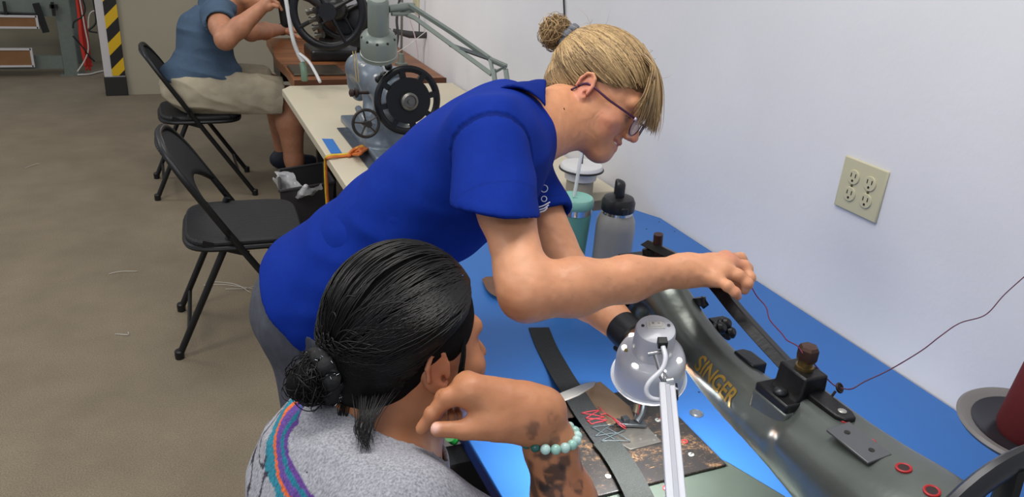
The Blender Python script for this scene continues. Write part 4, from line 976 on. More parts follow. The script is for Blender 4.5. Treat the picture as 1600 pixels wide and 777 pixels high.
stitches([((924, 668), (966, 690)), ((955, 664), (930, 682)), ((930, 682), (970, 676)), ((966, 690), (940, 689)), ((945, 668), (985, 689)), ((940, 689), (978, 672)), ((924, 668), (960, 664)), ((940, 690), (985, 689))], 'grey_cross_stitch', m_gst, .0009)
rt = MB()
for pts in ([(935, 636, zp+.012), (942, 642, zp+.014), (948, 648, zp+.01), (962, 656, zp+.02), (978, 668, zp+.012)], [(938, 648, zp+.012), (950, 648, zp+.014), (968, 664, zp+.02), (978, 671, zp+.012)]): rt.tube(bez([PZ(*q) for q in pts], 20), .0009, 5)
rt.tube([V(nx, ny-.004, .77), V(nx+.003, ny-.006, .84), V(nx+.002, ny-.004, .90)], .0012, 5)
tag(rt.build('thread', m_rst, smooth=180), 'bright red thread tails leading up to the needle', 'thread')
# ---- flat grey blade resting on the plate
a = P(857, 629, 1.22); b = PZ(931, 597, zp+.006)
dv = nrm(b-a); L_ = np.linalg.norm(b-a); M = np.stack([dv, nrm(np.cross(V(-.2, -.3, 1), dv)), np.zeros(3)]); M[2] = np.cross(M[0], M[1])
bl = thing('thread_snips', 'grey steel blade lying between the bent wrist and the machine plate', 'scissors', a)
MB().prism([(0, -.010), (L_*.45, -.013), (L_*.85, -.008), (L_, .0), (L_*.8, .007), (L_*.4, .008), (0, .008)], -.0015, .0015, a, M).build('blade', mat('grey_blade', (122, 118, 112), .35, .5), bl, bevel=.0005)
tag(MB().tube(bez([PZ(764, 436, ZT+.006), PZ(775, 455, ZT+.012), PZ(800, 466, ZT+.006)], 16), .018, 6, flat=.4).build('leather_strip', mat('brown_leather', (96, 64, 46), .6, noise=.1)), 'brown leather strip on the blue table behind the bent elbow', 'leather')
q = PZ(975, 482, ZT+.03)
tag(MB().tube(bez([PZ(968, 478, ZT+.10), PZ(985, 484, ZT+.09), PZ(1003, 488, ZT+.08)], 16), .016, 6, flat=.5).build('leather_strip', mat('brown_leather_dark', (92, 66, 52), .6)), 'brown leather piece in front of the machine head', 'leather')
# ================================================================ PEOPLE
SK = {'w': (200, 141, 104), 's': (178, 120, 84), 'm': (176, 122, 92)}
m_skin = attr_mat('skin', .48, .07, 45, .18, 260, sss=.08)
def hframe(c, f, u, s=1.0):
    f = nrm(f); u = np.asarray(u, float); u = nrm(u-f*np.dot(u, f)); x = np.cross(f, u); M = np.stack([x, f, u])*s
    return (np.asarray(c, float), M)
def hloc(H, v): return (v-H[0])@H[1].T/np.dot(H[1][0], H[1][0])
def hp(H, x, y, z): return H[0]+x*H[1][0]+y*H[1][1]+z*H[1][2]
def rotM(M, ax, deg):
    """turn rows of M about its own axis ax"""
    a = math.radians(deg); c, s = math.cos(a), math.sin(a); i, j = [(1, 2), (2, 0), (0, 1)][ax]; N = M.copy()
    N[i] = c*M[i]+s*M[j]; N[j] = -s*M[i]+c*M[j]; return N
def head_ops(H, smile=0.0):
    M = H[1]; o = []; s = np.linalg.norm(M[0])
    def E(x, y, z, rx, ry, rz, k=.015, op='u', MM=None): o.append(ell(hp(H, x, y, z), V(rx, ry, rz), M if MM is None else MM, k*s, op))
    def K(a, b, ra, rb, k=.015, op='u'): o.append(cone(hp(H, *a), hp(H, *b), ra*s, rb*s, k*s, op))
    E(0, -.015, .035, .072, .096, .080)
    E(0, .028, -.008, .060, .058, .076, .03)
    for sx in (-1, 1):
        K((sx*.050, .006, -.045), (sx*.014, .064, -.078), .017, .016, .035)
        E(sx*.040, .058, -.018, .022, .020, .017, .02)                       # cheekbone
        E(sx*.034, .058, -.044, .016, .016, .018, .02)                       # cheek
        K((sx*.040, .074, .030), (sx*.010, .084, .026), .008, .009, .016)     # brow
    K((-.010, .070, -.080), (.010, .070, -.080), .015, .015, .02)           # chin
    E(0, .066, -.052, .028, .018, .022, .02)                                 # muzzle
    for sx in (-1, 1):
        E(sx*.031, .088, .008, .017, .013, .011, .012, 's')                  # socket
        E(sx*.031, .0675, .007, .0135, .0135, .0125, .003)                   # eyeball and lids
        K((sx*.044, .071, .0075), (sx*.018, .0775, .0065), .0028, .0026, .003)   # lid fold
    K((0, .080, .018), (0, .104, -.021), .0070, .0095, .012)                # nose
    for sx in (-1, 1):
        E(sx*.0105, .0935, -.0265, .0075, .0085, .0065, .006)
        E(sx*.006, .099, -.0325, .0030, .0045, .0025, .002, 's')
    w_ = .022+.006*smile
    for sx in (-1, 1):
        K((0, .0870, -.0455), (sx*w_, .0740, -.0470+.005*smile), .0050, .0028, .005)
        K((0, .0850, -.0570-.003*smile), (sx*w_*.9, .0735, -.0500+.003*smile), .0055, .0030, .005)
        if smile: K((0, .0950, -.0518), (sx*w_*.92, .0790, -.0480+.004*smile), .0050, .0026, .002, 's')
        else: K((0, .0925, -.0515), (sx*w_, .0765, -.0485), .0012, .0010, .002, 's')
        if smile: K((sx*.0165, .088, -.030), (sx*.034, .068, -.050), .0014, .0010, .010, 's')
    for sx in (-1, 1):                                                     # ears
        Me = rotM(M, 2, -sx*22)
        E(sx*.0745, -.012, .002, .0050, .0165, .028, .006, 'u', Me)
        E(sx*.0725, -.006, -.018, .0060, .0085, .010, .005, 'u', Me)
        E(sx*.0830, -.010, .004, .0055, .0095, .0165, .003, 's', Me)
        E(sx*.0800, -.0035, -.008, .0060, .0045, .0060, .002, 's', Me)
        t_ = np.linspace(-.4, 3.6, 7); c_ = [(sx*(.0795+.001*math.sin(a)), -.012-.0145*math.cos(a), .004+.0245*math.sin(a)) for a in t_]
        for i in range(6): K(c_[i], c_[i+1], .0030, .0030, .002)
    return o
def hand_ops(wr, wr_r, knuckles, fingers, thumb, rs=.0080, kpalm=.012, palm_r=(.0165, .0100)):
    """palm plates from the wrist to each knuckle, then one bent chain per finger"""
    o = []
    for q in knuckles: o.append(cone(wr, q, palm_r[0], palm_r[1], kpalm))
    for a, b in zip(knuckles[:-1], knuckles[1:]): o.append(cone(a, b, palm_r[1]*.95, palm_r[1]*.95, .008))
    for i, fg in enumerate(fingers):
        r = rs*(.86 if i == 3 else 1); pts = [knuckles[i]]+fg; n = len(pts); rr = np.linspace(r*1.12, r*.80, n)
        for j in range(n-1): o.append(cone(pts[j], pts[j+1], rr[j], rr[j+1], .004 if j else .006))
        for j in range(1, n-1): o.append(ell(pts[j], V(1, 1, 1)*rr[j]*1.08, None, .004))
    r0 = [.0165, .0125, .0105, .0085]
    for j in range(len(thumb)-1): o.append(cone(thumb[j], thumb[j+1], r0[min(j, 3)], r0[min(j+1, 3)], .012 if j == 0 else .004))
    return o
def colour_skin(v, key, spots=(), freckle=0.0):
    c = np.tile(np.array(lin(SK[key])), (len(v), 1))
    n = vnoise(v*55)*.05+vnoise(v*17)*.05
    c = c*(1+n[:, None]*np.array([.6, 1, 1.1]))
    for pt, r, col, a in spots:
        d = np.linalg.norm(v-pt, axis=1); w_ = np.clip(1.6-d/r*1.6, 0, 1)*a; c = c*(1-w_[:, None])+np.array(lin(col))*w_[:, None]
    return np.clip(c, 0, 1)
def skin_mesh(parent_label, ops, h, key, spots, name='person', post=None, cfun=None):
    v, f = smesh(ops, h)
    if post is not None: v = post(v, vnormals(v, f))
    c = colour_skin(v, key, spots)
    if cfun is not None: c = cfun(v, c)
    o = mesh_obj(name, v, f, m_skin, None, 180, colors=c); return o

# ---------------------------------------------------------------- the standing woman
wl = lambda *a: P(*a)
pel, wai, che, nkb = P(520, 447, 1.47), P(612, 362, 1.41), P(730, 268, 1.36), P(822, 190, 1.33)
sp_ = nrm(nkb-pel); lat = nrm(np.cross(V(0, 0, 1), nrm(V(sp_[0], sp_[1], 0)))); fwd = nrm(np.cross(sp_, lat))   # lat: to her left, away from us
if fwd[2] > 0: fwd = -fwd
MT = np.stack([lat, fwd, sp_])
vdir = nrm(ray(918, 140)); rr_ = nrm(RT-vdir*np.dot(RT, vdir)); uu_ = nrm(np.cross(rr_, vdir)); uu_ = uu_ if np.dot(uu_, UP) > 0 else -uu_
th_ = math.radians(16)
HW = hframe(P(914, 137, 1.38), math.cos(th_)*(.81*rr_-.585*uu_)-math.sin(th_)*vdir, .585*rr_+.81*uu_, .95)
HW = (HW[0]-.07*HW[1][0]+.012*HW[1][1], HW[1])
rsh = P(762, 210, 1.19); lsh = rsh+lat*.27+V(0, 0, -.055)
rel, rwr = P(823, 460, 1.05), P(1062, 424, 1.135)
lel, lwr = P(892, 436, 1.36), P(976, 516, 1.24)
hipR, hipL = pel-lat*.085+V(0, 0, -.02), pel+lat*.085+V(0, 0, -.02)
ftR, ftL = V(hipR[0]-.03, hipR[1], .09), V(hipL[0]+.01, hipL[1], .09)
knR, knL = (hipR+ftR)/2+V(.02, 0, 0), (hipL+ftL)/2+V(.04, 0, .02)
def torso_ops(off=0.0, k=.05):
    o = []; kp = [pel, wai, che]; kr = [V(.160, .108, .12), V(.136, .098, .12), V(.146, .104, .11)]
    for t in np.linspace(0, 2, 19):
        i = min(int(t), 1); u = t-i; u = u*u*(3-2*u) if False else u
        o.append(ell(kp[i]*(1-u)+kp[i+1]*u, kr[i]*(1-u)+kr[i+1]*u+off, MT, .004))
    return o+[
            cone(che+sp_*.075-lat*.10, che+sp_*.075+lat*.10, .068+off, .068+off, k)]
bodW = torso_ops(-.008)
bodW += [cone(nkb-sp_*.02, rsh, .045, .045, .05), cone(nkb-sp_*.02, lsh, .045, .045, .05)]
nk0 = nkb+V(0, 0, -.015); nk1 = hp(HW, 0, -.028, -.040)
bodW += [cone(nk0, nk1, .054, .050, .03), cone(nk0+fwd*.025, hp(HW, 0, .020, -.062), .036, .028, .03)]
bodW += chain([rsh, (rsh+rel)/2+V(0, 0, 0), rel+nrm(rsh-rel)*.03, rel], [.043, .038, .034, .033], .02)
bodW += chain([rel, rel+(rwr-rel)*.30, rel+(rwr-rel)*.65, rwr], [.035, .0375, .030, .0205], .02)
bodW += chain([lsh, (lsh+lel)/2, lel], [.050, .044, .036], .02)+chain([lel, lel+(lwr-lel)*.3, lwr], [.036, .040, .025], .02)
bodW += chain([hipR, knR, ftR], [.085, .055, .038], .03)+chain([hipL, knL, ftL], [.085, .055, .038], .03)
bodW += head_ops(HW, smile=1.0)
# right hand raised over the machine, fingers pinching the thread
kn = [P(1134, 404, 1.165), P(1137, 413, 1.15), P(1130, 424, 1.13), P(1117, 436, 1.115)]
fg = [[P(1157, 404, 1.185), P(1168, 420, 1.185), P(1168, 438, 1.17)], [P(1163, 416, 1.155), P(1172, 434, 1.145), P(1166, 447, 1.14)],
      [P(1154, 431, 1.12), P(1168, 443, 1.118), P(1164, 454, 1.125)], [P(1137, 447, 1.10), P(1149, 457, 1.098), P(1153, 464, 1.105)]]
thb = [P(1078, 428, 1.155), P(1108, 436, 1.19), P(1142, 444, 1.19), P(1166, 446, 1.165)]
bodW += hand_ops(rwr+nrm(rwr-rel)*.012, .02, kn, fg, thb)
bodW += [cone(rwr, kn[1], .019, .012, .015), cone(rwr, kn[2], .019, .012, .015)]
# left hand beyond the lamp, at the needle
lk = [P(1010, 548, 1.24), P(1013, 556, 1.255), P(1012, 562, 1.27), P(1008, 566, 1.29)]
lfg = [[q+V(.018, -.004, -.030), q+V(.014, -.004, -.052), q+V(.004, -.002, -.066)] for q in lk]
lth = [lwr+V(.008, -.018, -.02), P(996, 565, 1.24), P(1000, 588, 1.25), P(1004, 604, 1.26)]
bodW += hand_ops(lwr, .02, lk, lfg, lth)
def nail(p, r): return (p, r, (222, 176, 158), .8)
spW = [(hp(HW, 0, .086, -.045), .010, (178, 98, 88), .9), (hp(HW, 0, .085, -.058), .012, (178, 98, 88), .9), (hp(HW, .014, .082, -.046), .009, (178, 100, 90), .8), (hp(HW, .014, .082, -.056), .009, (178, 100, 90), .8),
       (hp(HW, -.014, .082, -.046), .009, (178, 100, 90), .8), (hp(HW, -.014, .082, -.056), .009, (178, 100, 90), .8),
       (hp(HW, .045, .06, -.022), .035, (208, 134, 112), .6), (hp(HW, 0, .104, -.022), .018, (206, 134, 112), .6), (hp(HW, .078, -.01, .0), .03, (204, 128, 108), .7),
       (hp(HW, .031, .080, .0005), .012, (110, 78, 66), .6), (hp(HW, -.031, .080, .0005), .012, (110, 78, 66), .6),
       (P(965, 417, 1.09), .0045, (140, 70, 56), .8), (P(1140, 404, 1.15), .03, (196, 122, 98), .55), (P(1156, 455, 1.1), .016, (205, 130, 108), .5)]
for q in (fg[0][2], fg[1][2], fg[2][2], fg[3][2]): spW.append(nail(q+UP*.004-FW*.006, .007))
def colW(v, c):
    # eyebrows in local head coordinates
    l = hloc(HW, v)
    for sx in (-1, 1):
        t_ = (l[:, 0]*sx-.012)/.032; m_ = (t_ > 0) & (t_ < 1) & (np.abs(l[:, 2]-(.026+.006*np.sin(np.clip(t_, 0, 1)*2.4))) < .0028) & (l[:, 1] > .05)
        c[m_] = c[m_]*.55
        d = np.hypot(l[:, 0]*sx-.031, l[:, 2]-.006); 
        m_ = (d < .0125) & (np.abs(l[:, 2]-.0045) < .0010) & (l[:, 1] > .06); c[m_] = np.array(lin((60, 40, 34)))
    # sinew shading on the back of the hand is left to the light; fine age freckles
    n = vnoise(v*260); near = np.linalg.norm(v-rwr, axis=1) < .20
    m_ = near & (n > .62); c[m_] *= .92
    return c
def bumpW(v, n):
    near = (np.linalg.norm(v-(rwr+kn[1])/2, axis=1) < .05)
    ax_ = nrm(kn[1]-rwr); side_ = nrm(kn[3]-kn[0]); s_ = (v-rwr)@side_
    amp = .0009*np.maximum(np.cos(s_/.0135*2*math.pi*.62), 0)
    v = v+n*(np.where(near, amp, 0))[:, None]
    v = v+n*(vnoise(v*110)*.0005)[:, None]
    l = hloc(HW, v)      # smile creases
    for sx in (-1, 1):
        for a in (.040, .046, .052):
            d = np.hypot(l[:, 1]-.080, l[:, 2]+.030); m_ = (np.abs(d-a) < .0022) & (l[:, 0]*sx > .022) & (l[:, 2] < -.018) & (l[:, 2] > -.062) & (l[:, 1] > .03)
            v = v-n*np.where(m_, .0010*(1-np.abs(d-a)/.0022), 0)[:, None]
        for a in (-.16, .05, .26):
            e = V(.052, -.0); dy, dz = l[:, 1]-.058, l[:, 2]-.006; r_ = np.hypot(dy, dz); an = np.arctan2(dz, -dy)
            m_ = (np.abs(an-a)*r_ < .0012) & (r_ < .024) & (r_ > .006) & (l[:, 0]*sx > .03); v = v-n*np.where(m_, .0007, 0)[:, None]
    return v
W = skin_mesh('', bodW, .0026, 'w', spW, post=bumpW, cfun=colW)
tag(W, 'standing woman with blonde bun in royal blue polo shirt reaching over the grey machine', 'person')
MB().ell(hp(HW, 0, .0765, -.0495), (.021, .0105, .0050), HW[1]).build('teeth', mat('teeth', (228, 220, 205), .3), W, smooth=180)
# polo shirt
m_polo = attr_mat('royal_blue_knit', .8, .05, 90, .35, 900, spec=.10)
slv = P(769, 334, 1.09); slvL = lsh+(lel-lsh)*.64
du = nrm(rel-rsh); duL = nrm(lel-lsh)
out = torso_ops(.012, .06)
out += [cone(nkb-sp_*.03, rsh, .055, .058, .05), cone(nkb-sp_*.03, lsh, .055, .058, .05)]
cutR = nrm(-UP+FW*.12-RT*.13); out += [cone(P(767, 240, 1.165), P(775, 380, 1.085), .058, .067, .007), cone(lsh, slvL+duL*.03, .060, .056, .025)]
hem0 = P(445, 470, 1.47); hemn = nrm(nrm(hem0-hem0+sp_)*1.0+fwd*(-.05))
out += [ell(pel-sp_*.05, V(.172, .120, .12), MT, .04)]
out += [shell(.006), cylp(slv, slv+cutR*.30, .115), cylp(slvL, slvL+duL*.30, .10), cylp(nkb+sp_*.012, nkb+nrm(nk1-nk0)*.2, .056, .002),
        plane(pel-sp_*.040, sp_)]
v_, f_ = smesh(out, .0034)
scn = [q for q in out if q[0] == 'cone' and q[6] == .007][0]; oth = [q for q in out[:out.index(scn)] if q[5] == 'u'] if False else [q for q in out if q[0] in ('ell', 'cone') and q[5] == 'u' and q is not scn]
e1 = pd(scn, v_); e2 = seval(oth, v_); seamW = (np.abs(e1-e2) < .0035) & (np.linalg.norm(v_-P(765, 240, 1.12), axis=1) < .16)
v_ = relax(v_, f_, 22)
n_ = vnormals(v_, f_); l_ = (v_-pel)@MT.T
tw = np.stack([l_[:, 0]*9, (l_[:, 1]+l_[:, 2]*.5)*7, (l_[:, 2]-l_[:, 1]*.9)*16], 1)
fold = np.sqrt(vnoise(tw*V(.6, .8, .9)+31)**2+.02); fold2 = vnoise(np.stack([l_[:, 0]*14, l_[:, 1]*30+l_[:, 2]*10, l_[:, 2]*6], 1))
ds = np.linalg.norm(v_-(rsh-sp_*.06+fwd*.05), axis=1); near = np.exp(-(ds/.12)**2)
v_ = v_+n_*((-.010*fold+.004)+.003*fold2*(1-near)+.006*near*vnoise(np.stack([l_[:, 0]*10, l_[:, 1]*20+l_[:, 2]*26, l_[:, 2]*4], 1)))[:, None]
c_ = np.tile(np.array(lin((7, 38, 124))), (len(v_), 1))
c_[seamW] *= .62; v_ = v_-n_*np.where(seamW, .0022, 0)[:, None]
# stitched hems
for e0, dd in ((slv, du), (slvL, duL)):
    h_ = -(v_-e0)@dd; m_ = (np.abs(h_-.018) < .0015) & (np.linalg.norm(v_-e0, axis=1) < .10); c_[m_] *= .85
mesh_obj('polo_shirt', v_, f_, m_polo, W, 180, colors=c_)
nd = nrm(nk1-nk0)
col = [cylp(nkb-nd*.03, nkb+nd*.045, .066), cylp(nkb-nd*.06, nkb+nd*.07, .059, .003, 's')]
col = [cone(nkb-nd*.035, nkb+nd*.040, .070, .060, .01), cone(nkb-nd*.06, nkb+nd*.07, .0680, .050, .002, 's'), plane(P(850, 185, 1.33), nrm(-RT+UP*.05), op='s'), plane(nkb-nd*.022, nrm(nd-fwd*.1), op='s')]
v_, f_ = smesh(col, .0028); v_ += vnormals(v_, f_)*(vnoise(v_*26)*.003)[:, None]
mesh_obj('collar', v_, f_, m_polo, W, 180, colors=np.tile(np.array(lin((6, 32, 108))), (len(v_), 1)))
# chevrons and small round badge on the shirt front
m_wh = mat('white_embroidery', (225, 228, 235), .6)
emo = torso_ops(.012, .06)+[cone(nkb-sp_*.03, rsh, .055, .058, .05), cone(nkb-sp_*.03, lsh, .055, .058, .05), cone(lsh, slvL+duL*.03, .060, .056, .025)]
lg = MB()
for k, (yy, x1) in enumerate(((318, 849), (322.5, 847), (326.5, 845))):
    q = [onarm(x, y, 1.0, 1.8, emo) for x, y in ((841, yy+6), (846, yy+4.5), (851, yy+2.5), (x1+10, yy-2))]
    lg.tube(bez([p-ray(840, 320)*.014 for p in q], 14), .0012, 6)
for y_, r_ in ((295, .006), (311, .0045)): q = onarm(850, y_, 1.0, 1.8, emo); lg.torus(q-ray(840, 320)*.014, -ray(838, y_), r_, .0009, 20, 6)
lg.build('shirt_emblem', m_wh, W, smooth=180)
# trousers
m_pant = attr_mat('charcoal_twill', .85, .12, 60, .3, 700, spec=.15)
pt = [ell(pel, V(.158, .104, .12), MT, .05), ell(pel-sp_*.06, V(.160, .106, .10), MT, .05)]
pt += chain([hipR, knR, ftR+V(0, 0, .0)], [.090, .072, .056], .03)+chain([hipL, knL, ftL], [.090, .072, .056], .03)
pt += [plane(pel+sp_*.0, -sp_), plane(ftR+V(0, 0, .0), V(0, 0, 1))]
v_, f_ = smesh(pt, .005); n_ = vnormals(v_, f_)
v_ = v_+n_*(-.006*np.abs(vnoise(v_*V(18, 18, 7)))+.003*vnoise(v_*V(30, 30, 12)))[:, None]
cc = np.tile(np.array(lin((74, 76, 84))), (len(v_), 1)); side_ = np.abs((v_-hipR)@fwd+.03*0)
seam = (np.abs((v_-hipR)@nrm(V(fwd[0], fwd[1], 0))+.01) < .0022) & ((v_-hipR)@lat < 0); cc[seam] *= .45
mesh_obj('trousers', v_, f_, m_pant, W, 180, colors=cc)
m_shoe = mat('black_shoe', (30, 30, 32), .5)
fh = nrm(V(fwd[0], fwd[1], 0)*0+V(sp_[0], sp_[1], 0))
for ft in (ftR, ftL):
    g_ = V(ft[0], ft[1], 0); v_, f_ = smesh([cone(g_+V(0, 0, .05)-fh*.02, g_+V(0, 0, .032)+fh*.15, .042, .030, .02), cone(ft, g_+V(0, 0, .05), .045, .045, .02), plane(V(0, 0, .004), V(0, 0, 1))], .006)
    mesh_obj('shoe', v_, f_, m_shoe, W, 180)

# ---- hair combing helper
def ell_pt(H, c, r, d):
    """point on the hair shell in direction d (local)"""
    d = d/np.linalg.norm(d, axis=-1, keepdims=True); t_ = 1/np.sqrt(((d/r)**2).sum(-1, keepdims=True)); return c+d*t_
def comb(H, c, r, roots, tie, n=14, lift=.006, jitter=.004, tiepos=None, side_bias=None, wob=.0):
    N = len(roots); a = roots/np.linalg.norm(roots, axis=1)[:, None]; b = np.tile(tie/np.linalg.norm(tie), (N, 1))
    b = b+np.random.randn(N, 3)*.05; b /= np.linalg.norm(b, axis=1)[:, None]
    om = np.arccos(np.clip((a*b).sum(1), -1, 1))[:, None]; out_ = []
    off = np.random.rand(N, 1)*lift; ph = np.random.rand(N, 3)*6
    for t_ in np.linspace(0, 1, n):
        d = (np.sin((1-t_)*om)*a+np.sin(t_*om)*b)/np.sin(om)
        if side_bias is not None: d = d+side_bias*math.sin(math.pi*t_)
        d = d+wob*np.sin(ph+t_*7)*math.sin(math.pi*t_)
        p = ell_pt(H, c, r, d)+d*off*math.sin(math.pi*min(1, t_*1.1+.05))
        if tiepos is not None:
            w_ = max(0, (t_-.80)/.20)**1.5; p = p*(1-w_)+(tiepos+np.random.randn(N, 3)*.003)*w_
        out_.append(p)
    L = np.stack(out_, 1); return H[0]+L@H[1]
def hair_obj(paths, r, m, name, parent, jit=.25):
    rr = r*(1+jit*(np.random.rand(len(paths))*2-1)); v, f = strand_mesh(paths, rr, 3); return mesh_obj(name, v, f, m, parent, 180)
def hair_mat(name, ca, cb, rough=.42, spec=.4):
    m = bpy.data.materials.new(name); m.use_nodes = True; nt = m.node_tree; b = nt.nodes['Principled BSDF']
    g = nt.nodes.new('ShaderNodeNewGeometry'); r = nt.nodes.new('ShaderNodeValToRGB'); r.color_ramp.elements[0].color = lin(ca)+(1,); r.color_ramp.elements[1].color = lin(cb)+(1,)
    nt.links.new(g.outputs['Random Per Island'], r.inputs[0]); nt.links.new(r.outputs[0], b.inputs['Base Color'])
    b.inputs['Roughness'].default_value = rough; b.inputs['Specular IOR Level'].default_value = spec; return m
m_bl = hair_mat('blonde_hair', (92, 68, 44), (204, 172, 122), .45, .35)
m_blu = mat('hair_underlayer', (118, 92, 64), .6, noise=.3, nscale=90, stretch=(1, 1, 1), bump=.5, bscale=260)
hc, hr = V(0, -.016, .040), V(.080, .104, .088)
hb = [ell(hp(HW, *hc), hr-.005, HW[1], .01), ell(hp(HW, 0, -.055, -.005), V(.060, .058, .060), HW[1], .02),
      ell(hp(HW, 0, .105, -.030), V(.085, .075, .085), HW[1], .01, 's'), ell(hp(HW, 0, .03, -.085), V(.095, .055, .070), HW[1], .01, 's')]
for sx in (-1, 1): hb.append(ell(hp(HW, sx*.085, .006, -.006), V(.020, .030, .036), HW[1], .006, 's'))
v_, f_ = smesh(hb, .0035); mesh_obj('hair', v_, f_, m_blu, W, 180); hairW = [o for o in W.children if o.name.startswith('hair')][0]
tieL = V(.0, -.112, .058)                                   # where the scrunchie sits, local
rs_ = np.random.RandomState(3)
def hairline(n):
    """roots along brow hairline, temples and behind the ears, filling backwards"""
    out_ = []
    while len(out_) < n:
        a = rs_.uniform(-math.pi, math.pi); back = rs_.rand()**1.6
        # angle a: 0 = forehead centre, +-pi = nape
        y = math.cos(a); x = math.sin(a)
        zz_ = np.interp(abs(a), [0, .7, 1.1, 1.5, 2.0, 2.6, 3.15], [.58, .14, -.18, -.30, -.75, -1.0, -1.05])+rs_.uniform(-.10, .10)
        d = V(x*.95, y, zz_); d /= np.linalg.norm(d); tdir = tieL-hc; tdir = tdir/np.linalg.norm(tdir)
        d = d*(1-back*.75)+tdir*back*.75; out_.append(d)
    return np.array(out_)
paths = conform(comb(HW, hc, hr, hairline(3800), tieL-hc, 16, .006, tiepos=tieL, wob=.025), hb[:2])
def off_ear(paths, H):
    l = hloc(H, paths.reshape(-1, 3)); bad = np.zeros(len(l), bool)
    for sx in (-1, 1): bad |= (((l-V(sx*.085, -.008, .002))/V(.020, .021, .029))**2).sum(1) < 1
    return paths[~bad.reshape(paths.shape[:2]).any(1)]
paths = off_ear(paths, HW); paths = paths[(seval(bodW, paths[:, :4].reshape(-1, 3)).reshape(-1, 4) > -.004).all(1)]
hair_obj(paths, .00085, m_bl, 'hair_strands', hairW)
# fringe sweeping down across the temple
fr = []
for i in range(620):
    u = rs_.rand(); side = 1 if rs_.rand() < .6 else -1; j = rs_.randn(3)*.0016; k = rs_.rand()
    fr.append(bez([V(side*(.004+.03*u), .010, .125-.2*u*u*.1)+j, V(side*(.012+.034*u), .056, .106-.004*u)+j, V(side*(.018+.042*u), .086-.012*u, .080)+j*1.4,
                   V(side*(.020+.046*u), .106-.020*u, .052)+j*2, V(side*(.014+.050*u), .114-.028*u+.010*k, .036-.010*k)+j*2.5, V(side*(.008+.052*u), .118-.034*u+.016*k, .024-.018*k)+j*3], 16))
fr = HW[0]+np.array(fr)@HW[1]; hair_obj(fr, .00075, m_bl, 'fringe', hairW)
# bun: loops of hair around the knot
bun = tieL+V(.0, -.034, -.006); lp_ = []
axb = nrm(bun-tieL)
for i in range(900):
    M_ = frame_of(axb+rs_.randn(3)*.45); R_ = .015+.013*rs_.rand(); t_ = np.linspace(rs_.rand()*6, rs_.rand()*2+6+rs_.rand()*3, 16); o_ = bun+rs_.randn(3)*V(.006, .006, .006)
    lp_.append(o_+np.outer(np.cos(t_)*R_, M_[0])+np.outer(np.sin(t_)*R_*(.7+.3*rs_.rand()), M_[1])+np.outer(np.sin(t_*1.5+i)*.006, M_[2]))
for i in range(10):
    M_ = frame_of(rs_.randn(3)); t_ = np.linspace(0, 4.5, 16); R_ = .032+.006*rs_.rand(); lp_.append(bun+np.outer(np.cos(t_)*R_, M_[0])+np.outer(np.sin(t_)*R_, M_[1]))
hair_obj(HW[0]+np.array(lp_)@HW[1], .0007, m_bl, 'hair_bun', hairW)
MB().ell(hp(HW, *bun), (.023, .023, .021)).build('bun_core', m_blu, hairW, smooth=180)
fly = []
for i in range(70):
    a = rs_.uniform(-2.9, 2.9); p0 = ell_pt(HW, hc, hr, V(math.sin(a), math.cos(a)*.7-.3, rs_.uniform(.15, .8))); q = rs_.randn(3)*.010
    fly.append(bez([p0, p0*1.06+q*.4, p0*1.10+q, p0*1.10+q*2+V(0, -.01, -.004)], 14))
for i in range(0):
    p0 = hc; fly.append(bez([p0, p0+V(.01, -.03, .004)+rs_.randn(3)*.005, p0+V(.02, -.05, -.004)+rs_.randn(3)*.01, p0+V(.02, -.055, -.02)+rs_.randn(3)*.014], 14))
hair_obj(HW[0]+np.array(fly)@HW[1], .00028, m_bl, 'loose_hairs', hairW)
sc_ = MB(); M_ = frame_of(axb); pts = []
for t_ in np.linspace(0, 2*math.pi, 60, endpoint=False):
    R_ = .020+.0018*math.sin(t_*9); pts.append(tieL+axb*(.004+.002*math.sin(t_*7))+M_[0]*math.cos(t_)*R_+M_[1]*math.sin(t_)*R_)
sc_.tube(HW[0]+np.array(pts)@HW[1], [.0085+.0016*math.sin(i*1.9) for i in range(60)], 10, closed=True)
tag(sc_.build('scrunchie', mat('grey_scrunchie', (96, 100, 108), .8, noise=.15, nscale=80, bump=.5), smooth=180), 'slate grey scrunchie around the blonde hair bun', 'hair tie')
# ---- eyeglasses
gl_ = thing('eyeglasses', 'purple brown half rim glasses on the standing woman', 'glasses', hp(HW, 0, .1, .005))
m_frm = mat('plum_metal', (66, 36, 62), .3, .5); m_lens = mat('lens_glass', (235, 240, 245), .05, trans=.0, alpha=.28, spec=.8)
tilt = rotM(HW[1], 0, 6)
for sx in (-1, 1):
    c = hp(HW, sx*.0335, .1005, .0000); t_ = np.linspace(0, 2*math.pi, 40, endpoint=False); Ml = rotM(tilt, 2, -sx*8)
    ring = np.array([c+Ml[0]*math.cos(a)*.0255*(1-.06*math.cos(2*a))+Ml[2]*math.sin(a)*.0200 for a in t_])
    MB().tube(ring, [.0011+.0007*max(0, math.sin(a)) for a in t_], 8, closed=True).build('lens_rim', m_frm, gl_, smooth=180)
    MB().lathe([(0, .0), (.0240, -.0006)], c, Ml[1], 40).build('lens', m_lens, gl_, smooth=180).scale = (1, 1, 1)
    h0 = c+Ml[0]*sx*.0250+Ml[2]*.009
    MB().tube(bez([h0, hp(HW, sx*.066, .085, .009), hp(HW, sx*.0765, .04, .008), hp(HW, sx*.080, .0, .010), hp(HW, sx*.078, -.016, .004), hp(HW, sx*.074, -.030, -.018)], 40), .0013, 8, flat=1.6).build('temple_arm', m_frm, gl_, smooth=180)
    MB().ell(h0+HW[1][1]*.001, .0030, None).build('corner_jewel', mat('jewel', (214, 200, 226), .1, .3), gl_, smooth=180)
